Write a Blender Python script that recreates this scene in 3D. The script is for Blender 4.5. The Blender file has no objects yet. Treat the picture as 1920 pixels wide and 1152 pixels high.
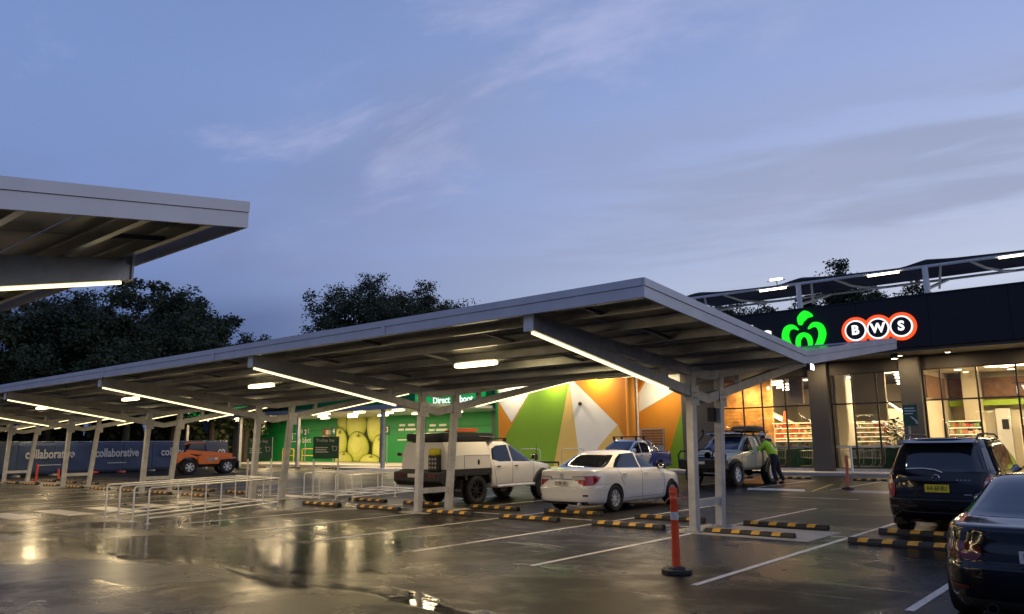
import bpy, bmesh, math, random
import numpy as np
from mathutils import Vector, Matrix

R = math.radians
PI = math.pi
rnd = random.Random(7)
SC = bpy.context.scene
COL = SC.collection
DG = bpy.context.evaluated_depsgraph_get

# ------------------------------------------------------------------ camera
def set_camera():
    yaw, pit, roll = R(40.744), R(9.787), R(-0.7)
    f = Vector((-math.sin(yaw) * math.cos(pit), math.cos(yaw) * math.cos(pit), math.sin(pit)))
    r0 = Vector((math.cos(yaw), math.sin(yaw), 0)); u0 = r0.cross(f)
    r = r0 * math.cos(roll) + u0 * math.sin(roll); u = r.cross(f)
    cd = bpy.data.cameras.new('camera'); cam = bpy.data.objects.new('camera', cd)
    COL.objects.link(cam)
    m = Matrix((r, u, -f)).transposed().to_4x4(); m.translation = (0, 0, 1.7)
    cam.matrix_world = m
    cd.sensor_width = 36; cd.lens = 1468.7 / 1920 * 36
    cd.clip_start = .1; cd.clip_end = 3000
    SC.camera = cam
set_camera()

# ------------------------------------------------------------------ dusk sky
def N(nt, kind, x=0, **kw):
    n = nt.nodes.new(kind)
    for k, v in kw.items():
        if k.startswith('_'): setattr(n, k[1:], v)
        else: n.inputs[k].default_value = v
    return n
def ramp(nt, src, stops, interp='LINEAR'):
    n = nt.nodes.new('ShaderNodeValToRGB'); cr = n.color_ramp; cr.interpolation = interp
    while len(cr.elements) > 1: cr.elements.remove(cr.elements[-1])
    for i, (p, c) in enumerate(stops):
        e = cr.elements[0] if i == 0 else cr.elements.new(p)
        e.position = p
        c = (c, c, c) if isinstance(c, (int, float)) else c
        e.color = (*c, 1)
    nt.links.new(src, n.inputs[0]); return n.outputs[0]
def math_(nt, op, a, b=None, clamp=False):
    n = nt.nodes.new('ShaderNodeMath'); n.operation = op; n.use_clamp = clamp
    for i, v in enumerate((a, b)):
        if v is None: continue
        if isinstance(v, (int, float)): n.inputs[i].default_value = v
        else: nt.links.new(v, n.inputs[i])
    return n.outputs[0]
def mixc(nt, fac, a, b, blend='MIX'):
    n = nt.nodes.new('ShaderNodeMix'); n.data_type = 'RGBA'; n.blend_type = blend
    for s, v in ((n.inputs[0], fac), (n.inputs[6], a), (n.inputs[7], b)):
        if isinstance(v, (int, float)): s.default_value = v
        elif isinstance(v, tuple): s.default_value = (*v, 1)
        else: nt.links.new(v, s)
    return n.outputs[2]
def vmath(nt, op, a, b=None):
    n = nt.nodes.new('ShaderNodeVectorMath'); n.operation = op
    for i, v in enumerate((a, b)):
        if v is None: continue
        if isinstance(v, tuple): n.inputs[i].default_value = v
        else: nt.links.new(v, n.inputs[i])
    return n

def set_world():
    w = bpy.data.worlds.new('World'); SC.world = w; w.use_nodes = True
    nt = w.node_tree; nt.nodes.clear(); L = nt.links
    out = nt.nodes.new('ShaderNodeOutputWorld'); bg = nt.nodes.new('ShaderNodeBackground')
    L.new(bg.outputs[0], out.inputs[0])
    tc = nt.nodes.new('ShaderNodeTexCoord'); d = tc.outputs['Generated']
    sep = nt.nodes.new('ShaderNodeSeparateXYZ'); L.new(d, sep.inputs[0]); z = sep.outputs[2]
    # clear dusk air: deep blue above, paler and warmer towards the bright side
    dark = ramp(nt, z, [(0, (.10, .14, .27)), (.13, (.115, .175, .36)), (.24, (.185, .262, .52)), (.42, (.188, .28, .55)), (.62, (.155, .235, .485)), (1, (.08, .14, .33))])
    brt = ramp(nt, z, [(0, (.66, .67, .74)), (.13, (.60, .65, .77)), (.25, (.46, .525, .73)), (.42, (.315, .40, .68)), (.62, (.215, .30, .56)), (1, (.10, .17, .38))])
    u = vmath(nt, 'DOT_PRODUCT', d, (.70, .71, 0)).outputs['Value']
    fu = nt.nodes.new('ShaderNodeMapRange'); fu.interpolation_type = 'SMOOTHSTEP'
    fu.inputs[1].default_value = -.48; fu.inputs[2].default_value = .75; L.new(u, fu.inputs[0])
    col = mixc(nt, fu.outputs[0], dark, brt)
    # cloud sheets on a flat layer overhead
    zc = math_(nt, 'ADD', math_(nt, 'MAXIMUM', z, 0.0), .09)
    px = math_(nt, 'DIVIDE', sep.outputs[0], zc); py = math_(nt, 'DIVIDE', sep.outputs[1], zc)
    cb = nt.nodes.new('ShaderNodeCombineXYZ'); L.new(px, cb.inputs[0]); L.new(py, cb.inputs[1])
    rot = nt.nodes.new('ShaderNodeMapping'); rot.inputs['Rotation'].default_value = (0, 0, R(-38)); rot.inputs['Scale'].default_value = (.55, .95, 1)
    L.new(cb.outputs[0], rot.inputs[0])
    n1 = N(nt, 'ShaderNodeTexNoise', Scale=.9, Detail=7.0, Roughness=.55, Distortion=.25); L.new(rot.outputs[0], n1.inputs['Vector'])
    m1 = ramp(nt, n1.outputs[0], [(.47, 0.0), (.68, 1.0)], 'EASE')
    cm = mixc(nt, fu.outputs[0], (.145, .175, .32), (.44, .475, .62))
    col = mixc(nt, math_(nt, 'MULTIPLY', m1, .48), col, cm)
    n2 = N(nt, 'ShaderNodeTexNoise', Scale=2.1, Detail=8.0, Roughness=.6, Distortion=.4)
    off = nt.nodes.new('ShaderNodeMapping'); off.inputs['Location'].default_value = (3.1, 7.7, 2); L.new(rot.outputs[0], off.inputs[0]); L.new(off.outputs[0], n2.inputs['Vector'])
    hi = ramp(nt, z, [(.2, 0.0), (.34, 1.0)])
    m2 = math_(nt, 'MULTIPLY', ramp(nt, n2.outputs[0], [(.53, 0.0), (.74, 1.0)], 'EASE'), hi)
    col = mixc(nt, math_(nt, 'MULTIPLY', m2, .45), col, (.52, .53, .76))
    # low grey-mauve bars of cloud to the right of the middle and a slate bank low on the left
    st = nt.nodes.new('ShaderNodeMapping'); st.inputs['Scale'].default_value = (1.6, 1.6, 13); L.new(d, st.inputs[0])
    n3 = N(nt, 'ShaderNodeTexNoise', Scale=1.7, Detail=6.0, Roughness=.55, Distortion=.3); L.new(st.outputs[0], n3.inputs['Vector'])
    band = ramp(nt, z, [(.17, 0.0), (.23, 1.0), (.33, 1.0), (.42, 0.0)])
    m3 = math_(nt, 'MULTIPLY', math_(nt, 'MULTIPLY', ramp(nt, n3.outputs[0], [(.38, 0.0), (.60, 1.0)], 'EASE'), band), fu.outputs[0])
    col = mixc(nt, math_(nt, 'MULTIPLY', m3, .62), col, (.27, .30, .43))
    n4 = N(nt, 'ShaderNodeTexNoise', Scale=2.4, Detail=5.0, Roughness=.5); L.new(d, n4.inputs['Vector'])
    zz = math_(nt, 'ADD', z, math_(nt, 'MULTIPLY', math_(nt, 'SUBTRACT', n4.outputs[0], .5), .12))
    bank = ramp(nt, zz, [(.0, 1.0), (.155, 1.0), (.185, 0.0)])
    lf = nt.nodes.new('ShaderNodeMapRange'); lf.inputs[1].default_value = .25; lf.inputs[2].default_value = .02; L.new(fu.outputs[0], lf.inputs[0])
    col = mixc(nt, math_(nt, 'MULTIPLY', math_(nt, 'MULTIPLY', bank, lf.outputs[0]), .8), col, (.062, .10, .235))
    L.new(col, bg.inputs[0]); bg.inputs[1].default_value = SKY
SKY = 1.06
set_world()
sl = bpy.data.lights.new('afterglow_sun', 'SUN'); sl.energy = .12; sl.angle = R(25); sl.color = (1, .86, .8)
so = bpy.data.objects.new('afterglow_sun', sl); COL.objects.link(so); so.rotation_euler = (R(72), 0, R(118))

SC.render.engine = 'CYCLES'
SC.view_settings.view_transform = 'Standard'; SC.view_settings.look = 'None'
SC.view_settings.exposure = 0; SC.view_settings.gamma = 1
cy = SC.cycles
cy.use_denoising = True
try: cy.denoiser = 'OPENIMAGEDENOISE'
except Exception: pass
cy.max_bounces = 7; cy.diffuse_bounces = 3; cy.glossy_bounces = 4; cy.transmission_bounces = 4; cy.transparent_max_bounces = 10
cy.sample_clamp_indirect = 6; cy.caustics_reflective = False; cy.caustics_refractive = False
cy.use_adaptive_sampling = True; cy.adaptive_threshold = .012

# ------------------------------------------------------------------ materials
MATS = {}
def mat(name, base, rough=.6, metal=0, var=.12, scale=8, bump=0, bscale=60, coat=0, spec=.5, rvar=.1):
    m = bpy.data.materials.new(name); m.use_nodes = True; nt = m.node_tree; L = nt.links
    b = nt.nodes['Principled BSDF']
    tc = nt.nodes.new('ShaderNodeTexCoord')
    n = N(nt, 'ShaderNodeTexNoise', Scale=scale, Detail=5.0, Roughness=.6); L.new(tc.outputs['Object'], n.inputs['Vector'])
    lo = tuple(c * (1 - var) for c in base); hi = tuple(min(1, c * (1 + var)) for c in base)
    L.new(ramp(nt, n.outputs[0], [(.3, lo), (.7, hi)]), b.inputs['Base Color'])
    r = ramp(nt, n.outputs[0], [(.25, max(.01, rough * (1 - rvar))), (.75, min(1, rough * (1 + rvar)))]); L.new(r, b.inputs['Roughness'])
    b.inputs['Metallic'].default_value = metal; b.inputs['Specular IOR Level'].default_value = spec
    b.inputs['Coat Weight'].default_value = coat; b.inputs['Coat Roughness'].default_value = .04
    if bump:
        n2 = N(nt, 'ShaderNodeTexNoise', Scale=bscale, Detail=4.0); L.new(tc.outputs['Object'], n2.inputs['Vector'])
        bp = N(nt, 'ShaderNodeBump', Strength=bump, Distance=.01); L.new(n2.outputs[0], bp.inputs['Height']); L.new(bp.outputs[0], b.inputs['Normal'])
    MATS[name] = m; return m
def emit(name, col, strength, base=None):
    m = bpy.data.materials.new(name); m.use_nodes = True; b = m.node_tree.nodes['Principled BSDF']
    b.inputs['Base Color'].default_value = (*(base or (.6, .6, .6)), 1)
    b.inputs['Emission Color'].default_value = (*col, 1); b.inputs['Emission Strength'].default_value = strength
    MATS[name] = m; return m

def asphalt():
    m = bpy.data.materials.new('wet_asphalt'); m.use_nodes = True; nt = m.node_tree; L = nt.links
    b = nt.nodes['Principled BSDF']
    P = nt.nodes.new('ShaderNodeNewGeometry').outputs['Position']
    sp = nt.nodes.new('ShaderNodeSeparateXYZ'); L.new(P, sp.inputs[0]); X, Y = sp.outputs[0], sp.outputs[1]
    big = N(nt, 'ShaderNodeTexNoise', Scale=.23, Detail=6.0, Roughness=.58, Distortion=.5); L.new(P, big.inputs['Vector'])
    mid = N(nt, 'ShaderNodeTexNoise', Scale=1.15, Detail=6.0, Roughness=.6, Distortion=.3); L.new(P, mid.inputs['Vector'])
    # water lying in the shallow dish drain that runs along the aisle
    wob = N(nt, 'ShaderNodeTexNoise', Scale=.35, Detail=3.0); L.new(P, wob.inputs['Vector'])
    cen = math_(nt, 'ADD', math_(nt, 'MULTIPLY', math_(nt, 'SUBTRACT', wob.outputs[0], .5), 2.6), 6.05)
    dy = math_(nt, 'ABSOLUTE', math_(nt, 'SUBTRACT', Y, cen))
    near = ramp(nt, dy, [(0, 1.0), (.9, 0.0)], 'EASE')
    st = nt.nodes.new('ShaderNodeMapping'); st.inputs['Scale'].default_value = (.42, 1.9, 1); L.new(P, st.inputs[0])
    pn = N(nt, 'ShaderNodeTexNoise', Scale=1.0, Detail=7.0, Roughness=.62, Distortion=.7); L.new(st.outputs[0], pn.inputs['Vector'])
    pud = ramp(nt, math_(nt, 'ADD', pn.outputs[0], math_(nt, 'MULTIPLY', near, .16)), [(.60, 0.0), (.72, 1.0)])
    # film of water: smooth patches, drier further under the roofs
    aisle = ramp(nt, math_(nt, 'MULTIPLY', math_(nt, 'ABSOLUTE', math_(nt, 'SUBTRACT', Y, 7.5)), .05), [(.28, 1.0), (.5, .0)], 'EASE')
    film = ramp(nt, math_(nt, 'ADD', big.outputs[0], math_(nt, 'MULTIPLY', math_(nt, 'SUBTRACT', mid.outputs[0], .5), .45)), [(.40, 0.0), (.58, 1.0)], 'EASE')
    film = math_(nt, 'MULTIPLY', film, math_(nt, 'ADD', math_(nt, 'MULTIPLY', aisle, .75), .25))
    agg = N(nt, 'ShaderNodeTexNoise', Scale=95.0, Detail=3.0, Roughness=.7); L.new(P, agg.inputs['Vector'])
    vor = nt.nodes.new('ShaderNodeTexVoronoi'); vor.inputs['Scale'].default_value = 70; L.new(P, vor.inputs['Vector'])
    dry = ramp(nt, agg.outputs[0], [(.3, (.0085, .008, .0075)), (.7, (.024, .022, .020))])
    wet = ramp(nt, agg.outputs[0], [(.3, (.0055, .005, .0045)), (.7, (.0135, .012, .0105))])
    col = mixc(nt, film, dry, wet)
    stain = ramp(nt, mid.outputs[0], [(.3, .72), (.6, 1.08)])
    col = mixc(nt, 1.0, col, stain, 'MULTIPLY')
    # hairline cracks, sealed joints and dropped oil
    dn = N(nt, 'ShaderNodeTexNoise', Scale=1.1, Detail=5.0); L.new(P, dn.inputs['Vector'])
    dv = vmath(nt, 'ADD', P, vmath(nt, 'SCALE', dn.outputs['Color']).outputs[0]); dv.inputs[1].default_value = (0, 0, 0)
    wv = vmath(nt, 'SCALE', dn.outputs['Color']); wv.inputs['Scale'].default_value = 1.1; L.new(wv.outputs[0], dv.inputs[1])
    cv = nt.nodes.new('ShaderNodeTexVoronoi'); cv.feature = 'DISTANCE_TO_EDGE'; cv.inputs['Scale'].default_value = .20; L.new(dv.outputs[0], cv.inputs['Vector'])
    ck = math_(nt, 'MULTIPLY', ramp(nt, cv.outputs['Distance'], [(.0, 1.0), (.0035, 0.0)]), ramp(nt, big.outputs[0], [(.46, 0.0), (.56, .75)]))
    col = mixc(nt, ck, col, (.006, .006, .006))
    ov = nt.nodes.new('ShaderNodeTexVoronoi'); ov.inputs['Scale'].default_value = .75; L.new(dv.outputs[0], ov.inputs['Vector'])
    oil = math_(nt, 'MULTIPLY', ramp(nt, ov.outputs['Distance'], [(.05, 1.0), (.22, 0.0)], 'EASE'), ramp(nt, wob.outputs[0], [(.5, 0.0), (.62, .7)]))
    col = mixc(nt, oil, col, (.008, .0075, .007))
    col = mixc(nt, pud, col, (.008, .0075, .007))
    L.new(col, b.inputs['Base Color'])
    # the deepest film of water lies in the left half of the aisle
    ex = math_(nt, 'MULTIPLY', math_(nt, 'ADD', X, 14.5), .13); ey = math_(nt, 'MULTIPLY', math_(nt, 'SUBTRACT', Y, 7.3), .23)
    e2 = math_(nt, 'ADD', math_(nt, 'MULTIPLY', ex, ex), math_(nt, 'MULTIPLY', ey, ey))
    pool = ramp(nt, math_(nt, 'ADD', e2, math_(nt, 'MULTIPLY', math_(nt, 'SUBTRACT', mid.outputs[0], .5), 1.5)), [(.45, 1.0), (1.25, 0.0)], 'EASE')
    ro = math_(nt, 'SUBTRACT', .44, math_(nt, 'MULTIPLY', film, .22))
    ro = math_(nt, 'SUBTRACT', ro, math_(nt, 'MULTIPLY', pool, .12))
    ro = math_(nt, 'ADD', ro, math_(nt, 'MULTIPLY', math_(nt, 'SUBTRACT', mid.outputs[0], .5), .13))
    ro = math_(nt, 'MULTIPLY', ro, math_(nt, 'SUBTRACT', 1.0, math_(nt, 'MULTIPLY', pud, .92)), True)
    L.new(ro, b.inputs['Roughness'])
    L.new(math_(nt, 'ADD', math_(nt, 'MULTIPLY', pool, .28), math_(nt, 'ADD', math_(nt, 'MULTIPLY', film, .10), math_(nt, 'MULTIPLY', pud, .3))), b.inputs['Specular IOR Level']); b.inputs['IOR'].default_value = 1.5
    sb_ = b.inputs['Specular IOR Level'].links[0].from_socket; L.new(math_(nt, 'ADD', sb_, .07), b.inputs['Specular IOR Level'])
    h = math_(nt, 'ADD', math_(nt, 'MULTIPLY', vor.outputs['Distance'], .6), agg.outputs[0])
    swell = N(nt, 'ShaderNodeTexNoise', Scale=4.5, Detail=4.0); L.new(P, swell.inputs['Vector'])
    bp = nt.nodes.new('ShaderNodeBump'); bp.inputs['Distance'].default_value = .006
    L.new(math_(nt, 'MULTIPLY', math_(nt, 'MULTIPLY', math_(nt, 'SUBTRACT', 1.0, pud), math_(nt, 'SUBTRACT', 1.0, math_(nt, 'MULTIPLY', pool, .8))), .34), bp.inputs['Strength']); L.new(h, bp.inputs['Height'])
    bp2 = nt.nodes.new('ShaderNodeBump'); bp2.inputs['Distance'].default_value = .02; bp2.inputs['Strength'].default_value = .13
    L.new(swell.outputs[0], bp2.inputs['Height']); L.new(bp.outputs[0], bp2.inputs['Normal'])
    L.new(bp2.outputs[0], b.inputs['Normal'])
    MATS['asphalt'] = m
asphalt()

def worn_paint(name, c):
    m = bpy.data.materials.new(name); m.use_nodes = True; nt = m.node_tree; L = nt.links
    b = nt.nodes['Principled BSDF']; P = nt.nodes.new('ShaderNodeNewGeometry').outputs['Position']
    n = N(nt, 'ShaderNodeTexNoise', Scale=26.0, Detail=6.0, Roughness=.7); L.new(P, n.inputs['Vector'])
    n2 = N(nt, 'ShaderNodeTexNoise', Scale=1.3, Detail=4.0); L.new(P, n2.inputs['Vector'])
    f = ramp(nt, math_(nt, 'ADD', n.outputs[0], math_(nt, 'MULTIPLY', math_(nt, 'SUBTRACT', n2.outputs[0], .5), .4)), [(.36, 0.0), (.5, 1.0)])
    L.new(mixc(nt, f, tuple(x * .35 for x in c), c), b.inputs['Base Color'])
    L.new(ramp(nt, n.outputs[0], [(.3, .25), (.7, .5)]), b.inputs['Roughness'])
    MATS[name] = m
worn_paint('line_white', (.74, .72, .68)); worn_paint('line_yellow', (.62, .46, .06)); worn_paint('zebra', (.55, .50, .42)); worn_paint('line_blue', (.06, .12, .3))

mat('galv', (.40, .405, .41), .42, .55, .12, 3, .05, 30)
mat('post_paint', (.50, .50, .49), .45, .25, .20, 3.5, .05, 40)
mat('fascia', (.54, .54, .57), .42, .2, .10, 1.6)
mat('fascia_dark', (.20, .20, .22), .5, .1, .05)
mat('panel_under', (.26, .255, .25), .36, .55, .3, 1.6)
mat('purlin', (.55, .55, .54), .30, .8, .2, 2.2)
mat('panel_top', (.012, .018, .04), .12, 0, .1, 2, spec=.6)
mat('dark_metal', (.03, .03, .032), .5, .5)
mat('steel', (.74, .74, .73), .36, .35, .12, 6)
mat('rubber', (.022, .021, .020), .65, 0, .45, 9, .15, 120)
mat('rubber_yellow', (.66, .35, .03), .5, 0, .35, 14)
mat('orange_plastic', (.80, .085, .025), .38, 0, .10, 6)
mat('pale_orange', (.62, .16, .10), .5, 0, .12, 6)
mat('reflect_tape', (.55, .55, .52), .35, .2)
mat('concrete', (.42, .40, .36), .75, 0, .14, 2.2, .12, 40)
mat('kerb', (.38, .36, .32), .7, 0, .18, 2.4, .12, 50)
mat('navy', (.013, .0140, .019), .5, 0, .2, .6, spec=.3)
mat('taupe', (.085, .075, .064), .7, 0, .10, .8, .06, 30)
mat('soffit', (.13, .115, .095), .7, 0, .08, .6)
mat('frame_bronze', (.055, .042, .032), .45, .5)
mat('frame_alu', (.42, .40, .36), .4, .6)
mat('white_paint', (.74, .73, .70), .5, 0, .06, 1.5)
mat('cream', (.60, .53, .40), .7, 0, .06, .8)
mat('grey_int', (.46, .42, .35), .8, 0, .12, .7)
mat('dark_int', (.10, .085, .07), .8, 0, .2, .7)
mat('floor_int', (.40, .37, .32), .25, 0, .12, .7)
mat('timber', (.17, .085, .042), .55, 0, .35, 3.2)
mat('timber_pale', (.55, .34, .15), .5, 0, .55, 1.6)
mat('green_wall', (.010, .25, .06), .5, 0, .07, .5)
mat('green_panel', (.008, .075, .035), .5, 0, .1, 1)
mat('green_sign', (.006, .085, .045), .35, 0, .08, 2)
mat('lime', (.30, .46, .03), .5, 0, .08, 1)
mat('m_green', (.17, .33, .015), .6, 0, .05, .6, .04, 20)
mat('m_yellow', (.62, .43, .12), .6, 0, .05, .6, .04, 20)
mat('m_white', (.70, .68, .62), .6, 0, .05, .6, .04, 20)
mat('m_orange', (.62, .235, .012), .6, 0, .06, .6, .04, 20)
mat('m_dorange', (.40, .12, .008), .6, 0, .05, .6)
mat('sign_white', (.72, .73, .70), .5, 0, .05)
mat('apple', (.46, .50, .07), .45, 0, .16, 1.1); mat('apple_light', (.60, .62, .16), .45, 0, .12, 1.1); mat('apple_mid', (.33, .385, .05), .45, 0, .16, 1.1); mat('apple_hi', (.53, .565, .11), .45, 0, .14, 1.1)
mat('apple_dark', (.20, .26, .03), .5, 0, .2, 1.4)
mat('apple_gap', (.05, .075, .012), .6, 0, .2, 1.4)
mat('fabric_blue', (.030, .050, .115), .8, 0, .25, .8, .15, 14)
mat('banner_text', (.42, .44, .47), .8, 0, .12, 3)
mat('bark', (.05, .04, .03), .9, 0, .3, 3, .3, 20)
mat('leaf_a', (.036, .050, .018), .7, 0, .30, .35)
mat('leaf_b', (.050, .062, .024), .65, 0, .45, .35)
mat('leaf_c', (.026, .038, .016), .7, 0, .3, .35)
mat('leaf_in', (.025, .075, .016), .5, 0, .4, 3)
mat('sail', (.035, .04, .065), .8, 0, .12, .8)
mat('sail_steel', (.70, .70, .69), .45, .1)
mat('soil', (.05, .042, .03), .95, 0, .3, 1.2, .3, 8)
# vehicles
mat('car_white', (.84, .84, .83), .22, 0, .03, 1.5, coat=.8)
mat('car_cream', (.78, .77, .74), .25, 0, .03, 1.5, coat=.7)
mat('car_khaki', (.44, .44, .34), .32, .1, .06, 1.5, coat=.5)
mat('car_silver', (.70, .70, .68), .3, .1, .04, 1.5, coat=.6)
mat('car_blue', (.025, .065, .30), .22, .2, .08, 1.5, coat=.8)
mat('car_navy', (.003, .0033, .006), .13, .0, .1, 2, coat=.4, spec=.3)
mat('car_black', (.003, .0035, .007), .12, .0, .1, 2, coat=.4, spec=.3)
mat('car_orange', (.92, .21, .03), .4, 0, .14, 2, coat=.2)
mat('glass_dark', (.010, .012, .016), .05, 0, .1, 1, spec=.6, coat=.6)
mat('glass_blue', (.012, .018, .035), .06, 0, .1, 1, spec=.5, coat=.2)
mat('black_plastic', (.014, .014, .014), .5, 0, .2, 10)
mat('tyre', (.012, .012, .012), .75, 0, .25, 12, .2, 60)
mat('alloy', (.78, .78, .77), .36, .15, .08, 8)
mat('alloy_dark', (.05, .05, .055), .4, .7, .1, 8)
mat('chrome', (.75, .75, .75), .10, 1, .02)
mat('red_lens', (.33, .008, .012), .12, 0, .12, 6, coat=1)
mat('dark_red_lens', (.10, .004, .006), .12, 0, .12, 6, coat=1)
mat('clear_lens', (.55, .55, .53), .12, 0, .08, 8, coat=1)
mat('plate_white', (.60, .58, .52), .4, 0, .04); mat('plate_yellow', (.66, .56, .02), .4, 0, .05); mat('plate_text', (.03, .03, .035), .5)
mat('gap', (.012, .011, .010), .8)
mat('tarp', (.11, .085, .05), .85, 0, .4, 6, .3, 30)
mat('jerry_yellow', (.62, .55, .01), .45, 0, .1, 4)
mat('board_orange', (.55, .10, .03), .5, 0, .15, 3)
mat('chequer', (.36, .35, .33), .4, .5, .15, 12)
mat('skin', (.34, .19, .13), .6); mat('hair', (.03, .022, .016), .7); mat('cap_white', (.62, .62, .60), .7)
mat('hivis', (.45, .78, .02), .7, 0, .12, 6); mat('navy_cloth', (.012, .014, .024), .85, 0, .2, 10); mat('boot', (.02, .015, .012), .7)
mat('cart', (.55, .56, .55), .3, .85, .1, 10)
mat('box_a', (.55, .22, .10), .7, 0, .3, 5); mat('box_b', (.50, .42, .28), .7, 0, .3, 5); mat('box_c', (.20, .30, .10), .7, 0, .3, 5); mat('box_d', (.45, .10, .06), .7, 0, .3, 5)
emit('led', (1, .82, .42), 2.4); emit('batten', (1, .80, .40), 9.0); emit('led_cool', (.86, .94, 1), 45.0)
emit('led_sail', (1, .80, .50), 9.0); emit('down', (1, .83, .55), 14.0); emit('int_panel', (1, .80, .48), 12.0); emit('int_strip', (1, .90, .70), 8.0)
emit('pendant', (1, .62, .25), 40.0); emit('glow_warm', (1, .60, .20), 6.0); emit('case_light', (1, .78, .45), 2.2)
emit('sign_green', (.01, .80, .015), 1.25, (.02, .3, .02)); emit('sign_orange', (1.0, .085, .012), 1.15, (.5, .1, .02)); emit('sign_lit', (1, .97, .93), 1.25); mat('sign_black', (.012, .010, .010), .5)
emit('sign_box', (.012, .36, .07), .75, (.01, .2, .05)); emit('wash', (1, .86, .55), 8.0)
emit('tele_lamp', (1, .9, .75), 3.0)

def glass_pane():
    m = bpy.data.materials.new('shop_glass'); m.use_nodes = True; nt = m.node_tree; nt.nodes.clear(); L = nt.links
    o = nt.nodes.new('ShaderNodeOutputMaterial'); t = N(nt, 'ShaderNodeBsdfTransparent', Color=(.86, .88, .85, 1)); g = N(nt, 'ShaderNodeBsdfGlossy', Roughness=.02, Color=(.9, .95, 1, 1))
    lw = N(nt, 'ShaderNodeFresnel', IOR=1.45); mx = nt.nodes.new('ShaderNodeMixShader')
    L.new(lw.outputs[0], mx.inputs[0]); L.new(t.outputs[0], mx.inputs[1]); L.new(g.outputs[0], mx.inputs[2]); L.new(mx.outputs[0], o.inputs[0])
    MATS['shop_glass'] = m
glass_pane()

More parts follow.
